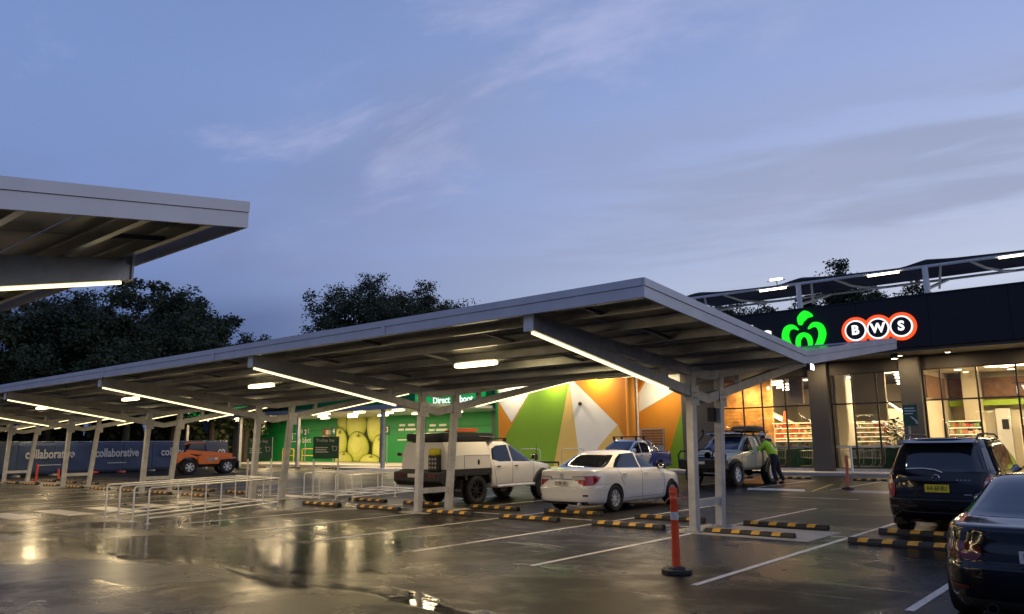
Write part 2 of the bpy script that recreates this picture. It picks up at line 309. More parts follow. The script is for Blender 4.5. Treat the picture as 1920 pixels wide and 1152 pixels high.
# ------------------------------------------------------------------ mesh building
def M(x):
    return MATS[x] if isinstance(x, str) else x
class MB:
    def __init__(s): s.v = []; s.f = []; s.m = []
    def add(s, verts, faces, mi=0):
        o = len(s.v); s.v += [tuple(p) for p in verts]; s.f += [tuple(i + o for i in f) for f in faces]; s.m += [mi] * len(faces); return s
    def box(s, c, d, mi=0, rot=None):
        x, y, z = d[0] / 2, d[1] / 2, d[2] / 2
        P = [Vector((a * x, b * y, e * z)) for a in (-1, 1) for b in (-1, 1) for e in (-1, 1)]
        if rot is not None: P = [rot @ p for p in P]
        c = Vector(c)
        return s.add([p + c for p in P], [(0, 1, 3, 2), (4, 6, 7, 5), (0, 4, 5, 1), (2, 3, 7, 6), (0, 2, 6, 4), (1, 5, 7, 3)], mi)
    def span(s, x0, x1, y0, y1, z0, z1, mi=0):
        return s.box(((x0 + x1) / 2, (y0 + y1) / 2, (z0 + z1) / 2), (abs(x1 - x0), abs(y1 - y0), abs(z1 - z0)), mi)
    def beam(s, a, b, w, h, mi=0, up=(0, 0, 1)):
        a, b = Vector(a), Vector(b); d = (b - a); l = d.length; d.normalize(); u = Vector(up)
        r = d.cross(u)
        if r.length < 1e-4: r = d.cross(Vector((1, 0, 0)))
        r.normalize(); u = r.cross(d)
        return s.box((a + b) / 2, (l, w, h), mi, Matrix((d, r, u)).transposed())
    def tube(s, pts, r, n=8, mi=0, cap=True):
        pts = [Vector(p) for p in pts]; rings = []
        rr = r if isinstance(r, (list, tuple)) else [r] * len(pts)
        prev = None
        for i, p in enumerate(pts):
            d = (pts[min(i + 1, len(pts) - 1)] - pts[max(i - 1, 0)]).normalized()
            if prev is None:
                q = d.cross(Vector((0, 0, 1)))
                if q.length < 1e-3: q = d.cross(Vector((1, 0, 0)))
            else: q = prev - d * prev.dot(d)
            q.normalize(); prev = q; k = d.cross(q)
            rings.append([p + (q * math.cos(2 * PI * j / n) + k * math.sin(2 * PI * j / n)) * rr[i] for j in range(n)])
        V = [v for ring in rings for v in ring]; F = []
        for i in range(len(pts) - 1):
            for j in range(n): F.append((i * n + j, i * n + (j + 1) % n, (i + 1) * n + (j + 1) % n, (i + 1) * n + j))
        if cap: F += [tuple(range(n))[::-1], tuple((len(pts) - 1) * n + j for j in range(n))]
        return s.add(V, F, mi)
    def lathe(s, prof, c=(0, 0, 0), axis='z', n=32, mi=0, closed=False):
        V = []; F = []; k = len(prof)
        for j in range(n):
            a = 2 * PI * j / n
            for r, h in prof:
                p = {'z': (r * math.cos(a), r * math.sin(a), h), 'y': (r * math.cos(a), h, r * math.sin(a)), 'x': (h, r * math.cos(a), r * math.sin(a))}[axis]
                V.append((p[0] + c[0], p[1] + c[1], p[2] + c[2]))
        for j in range(n):
            for i in range(k if closed else k - 1):
                F.append((j * k + i, j * k + (i + 1) % k, ((j + 1) % n) * k + (i + 1) % k, ((j + 1) % n) * k + i))
        if not closed:
            for i in (0, k - 1):
                if prof[i][0] > 1e-5: F.append(tuple(j * k + i for j in range(n)))
        return s.add(V, F, mi)
    def prism(s, poly, a, b, axis='y', mi=0):
        def P(u, v, w): return {'y': (u, w, v), 'x': (w, u, v), 'z': (u, v, w)}[axis]
        n = len(poly); V = [P(u, v, a) for u, v in poly] + [P(u, v, b) for u, v in poly]
        F = [tuple(range(n)), tuple(range(2 * n - 1, n - 1, -1))] + [(i, (i + 1) % n, n + (i + 1) % n, n + i) for i in range(n)]
        return s.add(V, F, mi)
    def blob(s, c, d, e=2.6, n=10, mi=0, rot=None):
        V = []; F = []; m = 2 * n
        def sp(t, p): return math.copysign(abs(t) ** p, t)
        for i in range(n + 1):
            ph = -PI / 2 + PI * i / n
            for j in range(m):
                th = 2 * PI * j / m; q = 2 / e
                p = Vector((d[0] / 2 * sp(math.cos(ph), q) * sp(math.cos(th), q), d[1] / 2 * sp(math.cos(ph), q) * sp(math.sin(th), q), d[2] / 2 * sp(math.sin(ph), q)))
                if rot is not None: p = rot @ p
                V.append(p + Vector(c))
        for i in range(n):
            for j in range(m): F.append((i * m + j, i * m + (j + 1) % m, (i + 1) * m + (j + 1) % m, (i + 1) * m + j))
        return s.add(V, F, mi)
    def build(s, name, mats, parent=None, world=False, smooth=None, bevel=0, merge=False):
        me = bpy.data.meshes.new(name)
        off = Vector((0, 0, 0))
        if world and parent is not None: off = root_of(parent).location
        me.from_pydata([(p[0] - off.x, p[1] - off.y, p[2] - off.z) for p in s.v], [], s.f)
        for mm in (mats if isinstance(mats, (list, tuple)) else [mats]): me.materials.append(M(mm))
        me.polygons.foreach_set('material_index', s.m)
        bm = bmesh.new(); bm.from_mesh(me)
        if merge or smooth: bmesh.ops.remove_doubles(bm, verts=bm.verts, dist=1e-5)
        bmesh.ops.recalc_face_normals(bm, faces=bm.faces)
        if smooth:
            for f in bm.faces: f.smooth = True
            for e in bm.edges:
                if len(e.link_faces) == 2: e.smooth = e.calc_face_angle(0) < R(smooth)
        bm.to_mesh(me); bm.free(); me.update()
        o = bpy.data.objects.new(name, me); COL.objects.link(o)
        if parent is not None: o.parent = parent
        if bevel:
            b = o.modifiers.new('bevel', 'BEVEL'); b.width = bevel; b.segments = 2; b.limit_method = 'ANGLE'; b.angle_limit = R(40)
        return o
def root_of(o):
    while o.parent is not None: o = o.parent
    return o
def tag(o, label, cat, group=None):
    o['label'] = label; o['category'] = cat
    if group: o['group'] = group
    return o
def thing(name, label, cat, loc=(0, 0, 0), rotz=0, group=None):
    o = bpy.data.objects.new(name, None); COL.objects.link(o); o.empty_display_size = .3
    o.location = loc; o.rotation_euler = (0, 0, rotz); return tag(o, label, cat, group)
def kids(o): return [c for c in bpy.data.objects if c.parent is o]
def copy_tree(o, parent=None):
    c = o.copy(); COL.objects.link(c)
    if parent is not None: c.parent = parent
    for ch in kids(o): copy_tree(ch, c)
    return c
def struct(o, kind='structure'):
    o['kind'] = kind; return o
def text(name, s, size, m, parent, loc, rot=(PI / 2, 0, 0), ext=.004, bold=0.0, align='CENTER', sx=1.0, world=False, fit=None):
    c = bpy.data.curves.new('t', 'FONT'); c.body = s; c.size = size; c.extrude = ext; c.offset = bold; c.align_x = align; c.align_y = 'CENTER'; c.resolution_u = 3
    t = bpy.data.objects.new('t', c); COL.objects.link(t)
    me = bpy.data.meshes.new_from_object(t.evaluated_get(DG())); bpy.data.objects.remove(t)
    if fit:
        xs = [v.co.x for v in me.vertices]; sx = fit / (max(xs) - min(xs))
    mt = Matrix.Translation(Vector(loc) - (root_of(parent).location if (world and parent) else Vector((0, 0, 0)))) @ Matrix.Rotation(rot[2], 4, 'Z') @ Matrix.Rotation(rot[1], 4, 'Y') @ Matrix.Rotation(rot[0], 4, 'X') @ Matrix.Diagonal((sx, 1, 1, 1))
    me.transform(mt); me.materials.clear(); me.materials.append(M(m))
    o = bpy.data.objects.new(name, me); COL.objects.link(o)
    if parent is not None: o.parent = parent
    return o

def lamp(parent, loc, sx, sy, energy, rot=(0, 0, 0), col=(1, .745, .42), world=False):
    # the light a fixture gives off, kept with that fixture
    l = bpy.data.lights.new('lamp_light', 'AREA'); l.shape = 'RECTANGLE'; l.size = sx; l.size_y = sy; l.energy = energy; l.color = col
    o = bpy.data.objects.new('lamp_light', l); COL.objects.link(o); o.parent = parent
    o.location = Vector(loc) - (root_of(parent).location if world else Vector((0, 0, 0))); o.rotation_euler = rot
    return o

# ------------------------------------------------------------------ ground
g = MB(); g.add([(-900, -300, 0), (500, -300, 0), (500, 900, 0), (-900, 900, 0)], [(0, 1, 2, 3)])
struct(g.build('asphalt_ground', 'asphalt'))
g = MB()
def strip(mb, a, b, w, z=.004, mi=0):
    a, b = Vector((*a, 0)), Vector((*b, 0)); d = (b - a).normalized(); q = Vector((-d.y, d.x, 0)) * w / 2
    mb.add([(p.x, p.y, z) for p in (a + q, a - q, b - q, b + q)], [(0, 1, 2, 3)], mi)
BAYX = [-9.69, -7.24, -4.74, -2.38, .1, 2.6]
LINES = MB()
for x in BAYX + [-12.2, -14.75, -17.3, -25.0, -27.5, -30.1, -32.7, -35.3, -37.8, -40.4, -43, -45.5, -48]:
    strip(LINES, (x, 8.75), (x - .05, 14.36), .09); strip(LINES, (x - .05, 14.54), (x - .1, 19.9), .09)
    if x > -18: strip(LINES, (x, -7.0), (x, 2.6), .09)
strip(LINES, (4, 14.45), (-18.4, 14.45), .09); strip(LINES, (-24.7, 14.45), (-52, 14.45), .09)
for x in (-9.5, -12.1, -14.7, -20, -22.6, -25.2): strip(LINES, (x, 27.2), (x - .1, 33.2), .09)
strip(LINES, (-9.6, 23.3), (-7.4, 23.3), .10)
for a, b, w in (((-9.75, 26.2), (-10.6, 30.6), .12),):
    strip(LINES, a, b, w, .004, 1)
for k in range(8):
    strip(LINES, (-44 - k * 2.3, 29.6), (-47.6 - k * 2.3, 33.0), .15, .004, 1)
strip(LINES, (-40, 29.4), (-62, 29.4), .15, .0045, 1); strip(LINES, (-40, 33.2), (-62, 33.2), .15, .0045, 1)
LINES.add([(x, y, .004) for x, y in ((-11.9, 26.0), (-9.9, 26.0), (-10.3, 27.0), (-12.3, 27.0))], [(0, 1, 2, 3)], 0)
LINES.add([(x, y, .004) for x, y in ((-8.6, 26.2), (-6.6, 26.2), (-6.8, 27.4), (-8.8, 27.4))], [(0, 1, 2, 3)], 2)
struct(LINES.build('painted_bay_lines', ['line_white', 'line_yellow', 'line_blue']))
ZB = MB()
for y in (4.6, 5.9, 7.15, 8.4, 9.65, 10.9, 12.15, 13.4, 15.6, 16.9, 18.2, 19.5):
    ZB.add([(-24.3, y - .33, .005), (-21.75, y - .33, .005), (-21.75, y + .33, .005), (-24.3, y + .33, .005)], [(0, 1, 2, 3)])
struct(ZB.build('crossing_stripes', 'zebra'))
pv = MB(); pv.span(-80, 14, 37.35, 62, -.1, .13); pv.span(-80, 14, 37.2, 37.35, -.1, .135, 1)
struct(pv.build('pavement', ['concrete', 'kerb']))
sg = MB(); sg.add([(-58.9, -30, .003), (-140, -30, .003), (-140, 130, .003), (-58.9, 42, .003)], [(0, 1, 2, 3)])
struct(sg.build('verge_ground', 'soil'))
isl = MB(); isl.prism([(-37.5, 33.6), (-45, 33.6), (-46.5, 35.2), (-45, 36.6), (-37.5, 36.6)], 0, .12, 'z')
struct(isl.build('kerbed_island', 'kerb', bevel=.02))

# ------------------------------------------------------------------ wheel stops
def wheel_stop_mesh():
    mb = MB(); L_, n = 1.68, 9
    ws = [.19, .155, .22, .155, .22, .155, .22, .155, .19]; x = -.83
    prof = [(-.075, 0), (-.075, .035), (-.045, .092), (.045, .092), (.075, .035), (.075, 0)]
    sk = .045
    def X(x, y): return x + sk * (y / .075) * (1 if abs(x) < .82 else 0)
    for i, w in enumerate(ws):
        V = [(X(xx, y), y, z) for xx in (x, x + w) for y, z in prof]
        mb.add(V, [(j, j + 1, 7 + j, 6 + j) for j in (1, 2, 3)], i % 2); F = [(j, j + 1, 7 + j, 6 + j) for j in (0, 4)]
        if i == 0: F.append(tuple(range(6)))
        if i == 8: F.append(tuple(range(6, 12))[::-1])
        mb.add(V, F, 0); x += w
    me_o = mb.build('wheel_stop', ['rubber', 'rubber_yellow'], bevel=.006)
    for sx in (-.72, .72): pass
    return me_o
STOP = wheel_stop_mesh(); first_stop = [True]
def stop(x, y, label, rz=0):
    if first_stop[0]: o = STOP; first_stop[0] = False
    else: o = STOP.copy(); COL.objects.link(o)
    o.location = (x, y, .001); o.rotation_euler = (0, 0, rz)
    tag(o, label, 'wheel stop', 'yellow and black rubber wheel stops')
sx = [-3.73, -6.3, -8.85, -11.42, -13.95, -16.55, -19.05]
nearL = ['wheel stop in front of the dark saloon at right edge', 'wheel stop beside the white base of the nearest canopy post', 'near row wheel stop just left of the tall orange bollard',
         'near row wheel stop second to the left of the orange bollard', 'wheel stop at the foot of the posts before the canopy truck', 'near row wheel stop between the truck and trolley corrals', 'isolated wheel stop at the right end of the near trolley corral']
farL = ['wheel stop under the rear of the black wagon', 'far row wheel stop behind the nearest canopy posts', 'far row wheel stop right of the white sedan, partly behind the bollard',
        'wheel stop under the rear bumper of the white sedan', 'wheel stop behind the rear wheel of the white canopy truck', 'wheel stop under the tail of the canopy truck at its left', 'far row wheel stop beside the second trolley corral']
for k, x in enumerate(sx):
    stop(x, 13.73, nearL[k]); stop(x, 15.38, farL[k])
for k in range(9):
    x = -26.3 - 2.6 * k
    stop(x, 13.73, 'small distant wheel stop in the near row beyond the zebra crossing'); stop(x, 15.38, 'small distant wheel stop in the far row beyond the zebra crossing')
for x, y, l in ((-13.4, 33.75, 'wheel stop behind the khaki four wheel drive'), (-9.9, 33.4, 'wheel stop on the kerb side behind the slim pink bollard'), (-7.4, 33.4, 'wheel stop by the shop kerb hidden half behind the black wagon'), (-16, 33.8, 'wheel stop between the khaki four wheel drive and the blue truck'),
              (-30.5, 34.2, 'wheel stop before the mural, left of the sedan roof'), (-33.6, 34.2, 'wheel stop at the right end of the green wall')):
    stop(x, y, l)
for k in range(4): stop(-41.5 - 4.5 * k, 33.8, 'small wheel stop in a pickup bay before the green wall')

# ------------------------------------------------------------------ solar carports
TN, TF = (-5.55, 3.80), (5.95, 4.06); VZ = 3.28
def roofz(y):
    return VZ + (TN[1] - VZ) * y / TN[0] if y < 0 else VZ + (TF[1] - VZ) * y / TF[0]
STRIP_W, BATTEN_W = 56, 85
def carport(label, xe, yv, xs, first, batten, nearside=True):
    root = thing('solar_carport', label, 'carport', (xe, yv, 0), 0, 'steel solar carports')
    LEN = xe - xs
    # local frame: x from 0 (gable end) to -LEN, y relative to the valley
    # fascia with a proud upper capping
    H = .25
    for y, z, s in ((TN[0], TN[1], -1), (TF[0], TF[1], 1)):
        f = MB(); f.span(-LEN, 0, y, y + s * .04, z - H, z - .098); f.span(-LEN, .012, y, y + s * .055, z - .094, z + .012)
        ef = f.build('eave_fascia', 'fascia', root)
        for k in range(int(LEN / 5.8)):
            f = MB(); xx = -5.2 - 5.8 * k; f.span(xx - .05, xx + .05, y + s * .04, y + s * .0585, z - H + .004, z + .006); f.build('joint_cover', 'fascia', ef)
    for nm, (y, z) in (('near', TN), ('far', TF)):
        m = MB()
        s = -1 if y < 0 else 1
        for x0, x1, lo, hi in ((0, .04, -H, -.098), (0, .055, -.094, .012)):
            a = (0, VZ); b = (y + s * .04, z)
            m.prism([(a[0], a[1] + lo), (b[0], b[1] + lo), (b[0], b[1] + hi), (a[0], a[1] + hi)], x0, x1, 'x')
        m.build('gable_fascia', 'fascia', root)
    # solar modules with narrow gaps
    pt, pu = MB(), MB()
    mw, ml = 1.02, 1.72
    for s, (ty, tz) in ((-1, TN), (1, TF)):
        nrow = 5; w = (abs(ty) - .22) / nrow
        y0 = .16
        for r_ in range(nrow):
            ya = s * (y0 + r_ * w + .012); yb = s * (y0 + (r_ + 1) * w - .012)
            x = -.05
            while x - ml > -LEN:
                for x0, x1 in ((x - ml + .012, x - .012),):
                    za, zb = roofz(ya), roofz(yb)
                    V = [(x0, ya, za - .045), (x1, ya, za - .045), (x1, yb, zb - .045), (x0, yb, zb - .045), (x0, ya, za - .012), (x1, ya, za - .012), (x1, yb, zb - .012), (x0, yb, zb - .012)]
                    pu.add(V, [(0, 1, 2, 3), (0, 1, 5, 4), (1, 2, 6, 5), (2, 3, 7, 6), (3, 0, 4, 7)], 0)
                    pu.add([V[i] for i in (4, 5, 6, 7)], [(0, 1, 2, 3)], 1)
                x -= ml
    pu.build('solar_panel_array', ['panel_under', 'panel_top'], root)
    # gutter
    gm = MB(); gm.span(-LEN, -.02, -.15, .15, VZ - .22, VZ - .2); gm.span(-LEN, -.02, -.15, -.14, VZ - .2, VZ - .055); gm.span(-LEN, -.02, .14, .15, VZ - .2, VZ - .055)
    gm.build('valley_gutter', 'galv', root)
    # purlins
    for s, (ty, tz) in ((-1, TN), (1, TF)):
        for q in (.12, .31, .5, .69, .86, .965):
            ps = MB(); y = ty * q; z = roofz(y) - .05
            ps.span(-LEN, -.06, y - .035, y + .035, z - .15, z - .14); ps.span(-LEN, -.06, y - .035, y + .035, z - .012, z - .002); ps.span(-LEN, -.06, y - .006, y + .006, z - .14, z - .012)
            ps.build('purlin', 'purlin', root)
    k = 0
    x = -1.2
    while x > -LEN:
        for s, (ty, tz) in ((-1, TN), (1, TF)):
            for qa, qb in ((.86, .69), (.5, .31)) if k % 2 else ((.965, .86), (.69, .5)):
                ya, yb = ty * qa, ty * qb
                br = MB(); br.beam((x, ya, roofz(ya) - .16), (x, yb, roofz(yb) - .16), .05, .05); br.build('bridging_strut', 'fascia_dark', root)
        x -= 2.54; k += 1
    for s, y in ((-1, -2.75), (1, 2.85), (-1, -.62)):
        cd = MB(); z = roofz(y) - .215; P = []
        for k in range(int(LEN / 1.2)): P.append((-.4 - k * 1.2, y + .006 * math.sin(k * 2.1), z - .018 * (k % 2)))
        cd.tube(P, .014, 6); cd.build('conduit', 'fascia_dark', root)
    # frames
    X = first - xe; i = 0
    while X > -LEN + .5:
        for s, (ty, tz) in ((-1, TN), (1, TF)):
            t = MB(); yt = ty * .975
            t.beam((X, yt, roofz(yt) - .31), (X, 0, VZ - .31), .12, .20)
            t.build('rafter', 'post_paint', root)
            a = MB(); tip = (X, ty * .985, roofz(ty) - .40)
            a.beam((X, ty * .985, roofz(ty) - .37), (X, 0, 2.50), .13, .18)
            a.build('brace_arm', 'post_paint', root)
            p = MB(); p.span(X - .09, X + .09, ty * .985 - .012, ty * .985 + .012, roofz(ty) - .48, roofz(ty) - .15); p.build('tip_plate', 'white_paint', root)
            st = MB(); ys = s * 1.55; st.span(X - .05, X + .05, ys - .06, ys + .06, 2.5 + (roofz(ty) - .37 - 2.5) * 1.55 / abs(ty * .985), roofz(ys) - .3); st.build('strut', 'post_paint', root)
            # linear lamp under the arm
            l = MB()
            z0, z1 = roofz(ty) - .37, 2.5
            def az(y): return z1 + (z0 - z1) * abs(y) / abs(ty * .985) - .115
            ya, yb = ty * .97, s * 1.45
            if not (i == 0 and s > 0 and label.startswith('long')):
                l.beam((X, ya, az(ya)), (X, yb, az(yb)), .042, .034)
                ls = l.build('light_strip', 'led', root)
                dv = Vector((0, yb - ya, az(yb) - az(ya))); lamp(ls, (X, (ya + yb) / 2, (az(ya) + az(yb)) / 2 - .03), .05, dv.length, STRIP_W, (math.atan2(dv.z, dv.y) if dv.y > 0 else math.atan2(-dv.z, -dv.y), 0, 0))
        for yb, yt in ((-.68, -.56), (.38, .66)):
            po = MB(); zt = 3.02
            po.beam((X, yb, .02), (X, yt, zt), .13, .012, 0, (0, 1, 0)) if False else None
            po.beam((X, yb, .02), (X, yt, zt), .15, .17, 0, (0, 1, 0))
            po2 = po.build('post', 'post_paint', root, bevel=.012)
            bp = MB(); bp.span(X - .17, X + .17, yb - .17, yb + .17, .012, .03)
            for bx in (-.12, .12):
                for by in (-.12, .12): bp.lathe([(.018, .03), (.018, .06), (0, .062)], (X + bx, yb + by, 0), n=6)
            bp.build('base_plate', 'galv', root)
        for y0, y1, yb in ((-.70, -.40, -.56), (.50, .80, .64)):
            gp = MB(); gp.span(X + .068, X + .082, y0, y1, 2.36, 2.74)
            for zb in (2.50, 2.60):
                for dx in (-.05, .05): gp.lathe([(.016, -.004), (.016, .012), (0, .013)], (X + .082, yb + dx, zb), 'x', 6)
            gp.build('gusset_plate', 'galv', root)
        tb = MB(); tb.beam((X, -.60, .52), (X, .44, .52), .09, .13); tb.build('tie_beam', 'post_paint', root)
        sl_ = MB(); sl_.span(X - .45, X + (2.2 if i == 0 else .5), -.92, .72, -.02, .011); sl_.build('footing_pad', 'concrete', root)
        i += 1; X -= 7.63
    # batten lamps below the panels
    for bx in batten:
        for y in (-2.9, 3.0):
            b = MB(); z = roofz(y) - .30
            b.blob((bx, y, z), (1.15, .16, .09), 5, 8)
            bl = b.build('batten_lamp', 'batten', root, smooth=40); lamp(bl, (bx, y, z - .06), 1.1, .15, BATTEN_W)
            h = MB(); h.span(bx - .6, bx + .6, y - .05, y + .05, z + .045, z + .075); h.tube([(bx + .62, y, z), (bx + .80, y, z + .02)], .02, 6); h.span(bx - .02, bx + .02, y - .02, y + .02, z + .07, z + .15); h.build('housing', 'white_paint', bl)
    return root
C1 = carport('long butterfly solar carport in the middle, running to the left', -5.30, 14.35, -58, -7.33, [-5.55 - 7.85 * k for k in range(6)])
fl = MB(); fl.box((.10, -.02, VZ - .30), (.07, .16, .12)); fl.tube([(.05, -.02, VZ - .24), (-.1, -.02, VZ - .2)], .02, 6); fo = fl.build('flood_lamp', 'dark_metal', C1)
fx = MB(); fx.box((.138, -.02, VZ - .30), (.006, .13, .09)); fx.build('lens', 'led_cool', fo)
cb = MB(); cb.box((-2.11, .40, 2.2), (.10, .16, .28)); cb.build('junction_box', 'dark_metal', C1)
C2 = carport('nearer solar carport whose corner juts in at upper left', -6.865, -2.03, -46, -9.15, [-5.6 - 7.85 * k for k in range(4)])

# ------------------------------------------------------------------ trolley corrals
def corral(label, near, far, n_lane, h=.78):
    (x0, y0, x1, y1) = near; (u0, v0, u1, v1) = far
    cx, cy = (x0 + x1 + u0 + u1) / 4, (y0 + y1 + v0 + v1) / 4
    t = thing('trolley_corral', label, 'trolley corral', (cx, cy, 0), 0, 'steel trolley corrals')
    for k in range(n_lane):
        q = k / (n_lane - 1); a = Vector((x0 + (x1 - x0) * q, y0 + (y1 - y0) * q, 0)); b = Vector((u0 + (u1 - u0) * q, v0 + (v1 - v0) * q, 0))
        m = MB(); r = .020
        up = Vector((0, 0, h)); c = (b - a).normalized() * .06
        m.tube([a, a + up - Vector((0, 0, .05)), a + up - Vector((0, 0, .015)) + c * .3, a + up + c, b + up - c, b + up - Vector((0, 0, .015)) - c * .3, b + up - Vector((0, 0, .05)), b], r, 8)
        m.tube([a + Vector((0, 0, .12)), b + Vector((0, 0, .12))], r * .9, 8)
        mid = (a + b) / 2; m.tube([mid, mid + up], r, 8)
        for p in (a, mid, b): m.lathe([(.06, 0), (.06, .012), (.03, .014)], p, n=12)
        m.build('rail_frame', 'steel', t, world=True, smooth=40)
    m = MB(); b0 = Vector((u0, v0, h)); b1 = Vector((u1, v1, h)); m.tube([b0, b1], .022, 8); m.tube([b0 - Vector((0, 0, h - .12)), b1 - Vector((0, 0, h - .12))], .022, 8); m.build('end_rail', 'steel', t, world=True, smooth=40)
    return t
corral('low steel trolley corral on the left, four rails wide, on wet asphalt', (-20.55, 8.45, -17.95, 8.3), (-22.6, 13.1, -19.8, 12.8), 4)
corral('steel trolley corral beyond the posts, left of the canopy truck', (-22.2, 15.3, -19.55, 15.2), (-23.2, 19.4, -20.3, 19.2), 4)

# ------------------------------------------------------------------ bollards and small orange things
def bollard(label, x, y, h, m, tape=True, tilt=0):
    t = thing('bollard', label, 'bollard', (x, y, 0), rnd.uniform(0, 1), 'orange delineator bollards'); t.rotation_euler[0] = 0; t.rotation_euler[1] = tilt
    b = MB(); b.prism([(.2 * math.cos(a) * (1.0 + .06 * (i % 2)), .2 * math.sin(a) * (1.0 + .06 * (i % 2))) for i, a in enumerate([2 * PI * k / 8 + PI / 8 for k in range(8)])], 0, .055, 'z')
    b.lathe([(.12, .055), (.10, .085), (.06, .09)], n=20); b.build('base', 'rubber', t, bevel=.008)
    s = MB(); s.lathe([(.054, .085), (.052, .3), (.049, h - .16), (.052, h - .155), (.052, h - .13), (.045, h - .12), (.045, h - .09), (.05, h - .085), (.052, h - .05), (.035, h - .04), (.032, h - .01), (.0, h)], n=24)
    p = s.build('stem', m, t, smooth=35)
    hd = MB(); hd.tube([(-.05, 0, h - .03), (-.02, 0, h + .0), (.02, 0, h + .0), (.05, 0, h - .03)], .014, 8); hd.build('grip_loop', m, t, smooth=40)
    if tape:
        for z in (h * .67,):
            q = MB(); q.lathe([(.0535, z - .05), (.0535, z + .05)], n=24); q.build('reflective_band', 'reflect_tape', t, smooth=40)
    if h > .95 and x > -6:
        lk = MB(); lk.tube([(.05, 0, h - .09), (.11, .0, h - .10), (.15, .02, h - .14), (.17, .02, h - .11)], .008, 6); lk.build('chain_clip', 'pale_orange', t); lk = MB(); lk.tube([(-.05, .0, h - .12), (-.09, .0, h - .16), (-.12, .02, h - .2)], .008, 6); lk.build('chain_clip', 'pale_orange', t)
    return t
bollard('tall bright orange bollard standing near the lower middle of the car park', -5.33, 9.4, 1.08, 'orange_plastic')
bollard('faded pink orange bollard in front of the shop kerb', -9.1, 27.7, 1.12, 'pale_orange', False, .03)
bollard('small orange bollard before the blue banner at far left', -42.7, 14.2, .92, 'orange_plastic', False, .05)
bollard('short orange bollard half hidden behind the left canopy posts', -45.5, 16.2, .62, 'orange_plastic', False, -.1)
cn = thing('traffic_cone', 'orange cone lying on its side below the blue banner', 'traffic cone', (-53.6, 21.2, .12), .9); cn.scale = (.6, .6, .6)
m = MB(); m.lathe([(.17, -.4), (.16, -.36), (.04, .36), (0, .37)], axis='x', n=20); m.build('cone_body', 'orange_plastic', cn, smooth=40)
m = MB(); m.box((-.42, 0, 0), (.04, .4, .4)); m.build('base', 'orange_plastic', cn, bevel=.01)

# slim white post and green sign on a pole near the shop
wp = thing('white_post', 'slim white post on the kerb before the trolley window', 'post', (-12.05, 37.5, .13))
m = MB(); m.lathe([(.045, 0), (.045, 1.15), (.03, 1.18), (0, 1.185)], n=14); m.build('stem', 'white_paint', wp, smooth=35)
m = MB(); m.lathe([(.09, 0), (.09, .012), (.046, .015)], n=14); m.build('base', 'galv', wp)
ps_ = thing('green_pole_sign', 'green square sign with arrow on a grey pole above the black wagon', 'sign', (-8.38, 33.0, 0))
m = MB(); m.tube([(0, .03, 0), (0, .03, 2.95)], .035, 10); m.build('pole', 'galv', ps_, smooth=40)
m = MB(); m.box((.11, -.02, 2.53), (.50, .025, .80)); sf = m.build('sign_board', 'green_sign', ps_, bevel=.006)
m = MB()
for k, (w, z) in enumerate(((.36, 2.80), (.40, 2.70), (.30, 2.60))): m.span(-.10, -.10 + w, -.0355, -.034, z - .02, z + .02)
m.prism([(.10, 2.48), (.30, 2.26), (.24, 2.24), (.34, 2.20), (.33, 2.31), (.13, 2.50)], -.0365, -.034, 'y'); m.build('lettering', 'sign_white', sf)
# green trolley bay signs
def bay_sign(label, x, y, rz):
    t = thing('trolley_bay_sign', label, 'sign', (x, y, 0), rz, 'green trolley bay signs on twin legs')
    for s in (-1, 1):
        m = MB(); m.tube([(s * .40, 0, 0), (s * .40, 0, 1.95)], .028, 10); m.build('leg', 'steel', t, smooth=40)
    m = MB(); m.box((0, -.04, 1.6), (.84, .03, .70)); b = m.build('sign_board', 'green_panel', t, bevel=.008)
    text('title', 'Trolley bay', .135, 'sign_white', b, (-.02, -.058, 1.83), ext=.001)
    m = MB()
    for z, w in ((1.60, .40), (1.53, .36), (1.46, .42)): m.span(-.34, -.34 + w, -.0575, -.055, z - .013, z + .013)
    m.tube([(.20, -.057, 1.66), (.24, -.057, 1.5), (.34, -.057, 1.5), (.36, -.057, 1.63), (.22, -.057, 1.63)], .008, 6); m.build('small_lettering', 'sign_white', b)
    return t
bay_sign('left green trolley bay sign behind the near corral', -24.0, 14.75, R(38))
bay_sign('right green trolley bay sign by the second corral, before the fruit mural', -21.4, 15.55, R(38))

# ------------------------------------------------------------------ supermarket building
GY = 39.6
SB = thing('supermarket_building', 'dark fascia supermarket with lit glazed front, angular mural and green wing', 'building', (-14, GY, 0))
def W(mb, name, m, **k): return mb.build(name, m, k.pop('parent', SB), world=True, **k)
m = MB()
xs = [-24.5, -20.2, -17.2, -14.2, -11.2, -8.2, -5.2, -2.2, 1, 5, 9, 14]
for a, b in zip(xs, xs[1:]): m.span(a + .006, b - .006, 37.1, 37.3, 5.58, 7.80)
m.span(-24.5, 14, 37.3, 37.62, 5.6, 7.76); m.span(-24.5, 14, 37.06, 37.66, 7.80, 7.86)
m.span(-24.5, -24.2, 37.3, 41, 5.6, 7.76)
W(m, 'fascia_band', 'navy')
m = MB(); m.span(-24.2, 14, 37.3, 60, 5.42, 5.575); W(m, 'soffit', 'soffit')
m = MB(); m.span(-36, 14, 40.6, 60, 6.9, 7.2); W(m, 'roof_deck', 'concrete')
m = MB(); m.span(-21.7, 14, GY - .02, GY + .25, 4.80, 5.42); m.span(-21.7, -19.5, GY + .02, GY + .3, .13, 4.8); m.span(-36, 14, 59.6, 60, .13, 6.9); m.span(13.8, 14, 39.8, 59.6, .13, 6.9)
W(m, 'front_wall', 'taupe')
for x0, x1 in ((-14.42, -13.48), (-10.18, -9.30), (-3.4, -2.4), (3.2, 4.2), (9.6, 10.6)):
    m = MB(); m.span(x0, x1, GY - .35, GY + .45, .13, 5.42); W(m, 'pillar', 'taupe', bevel=.02)
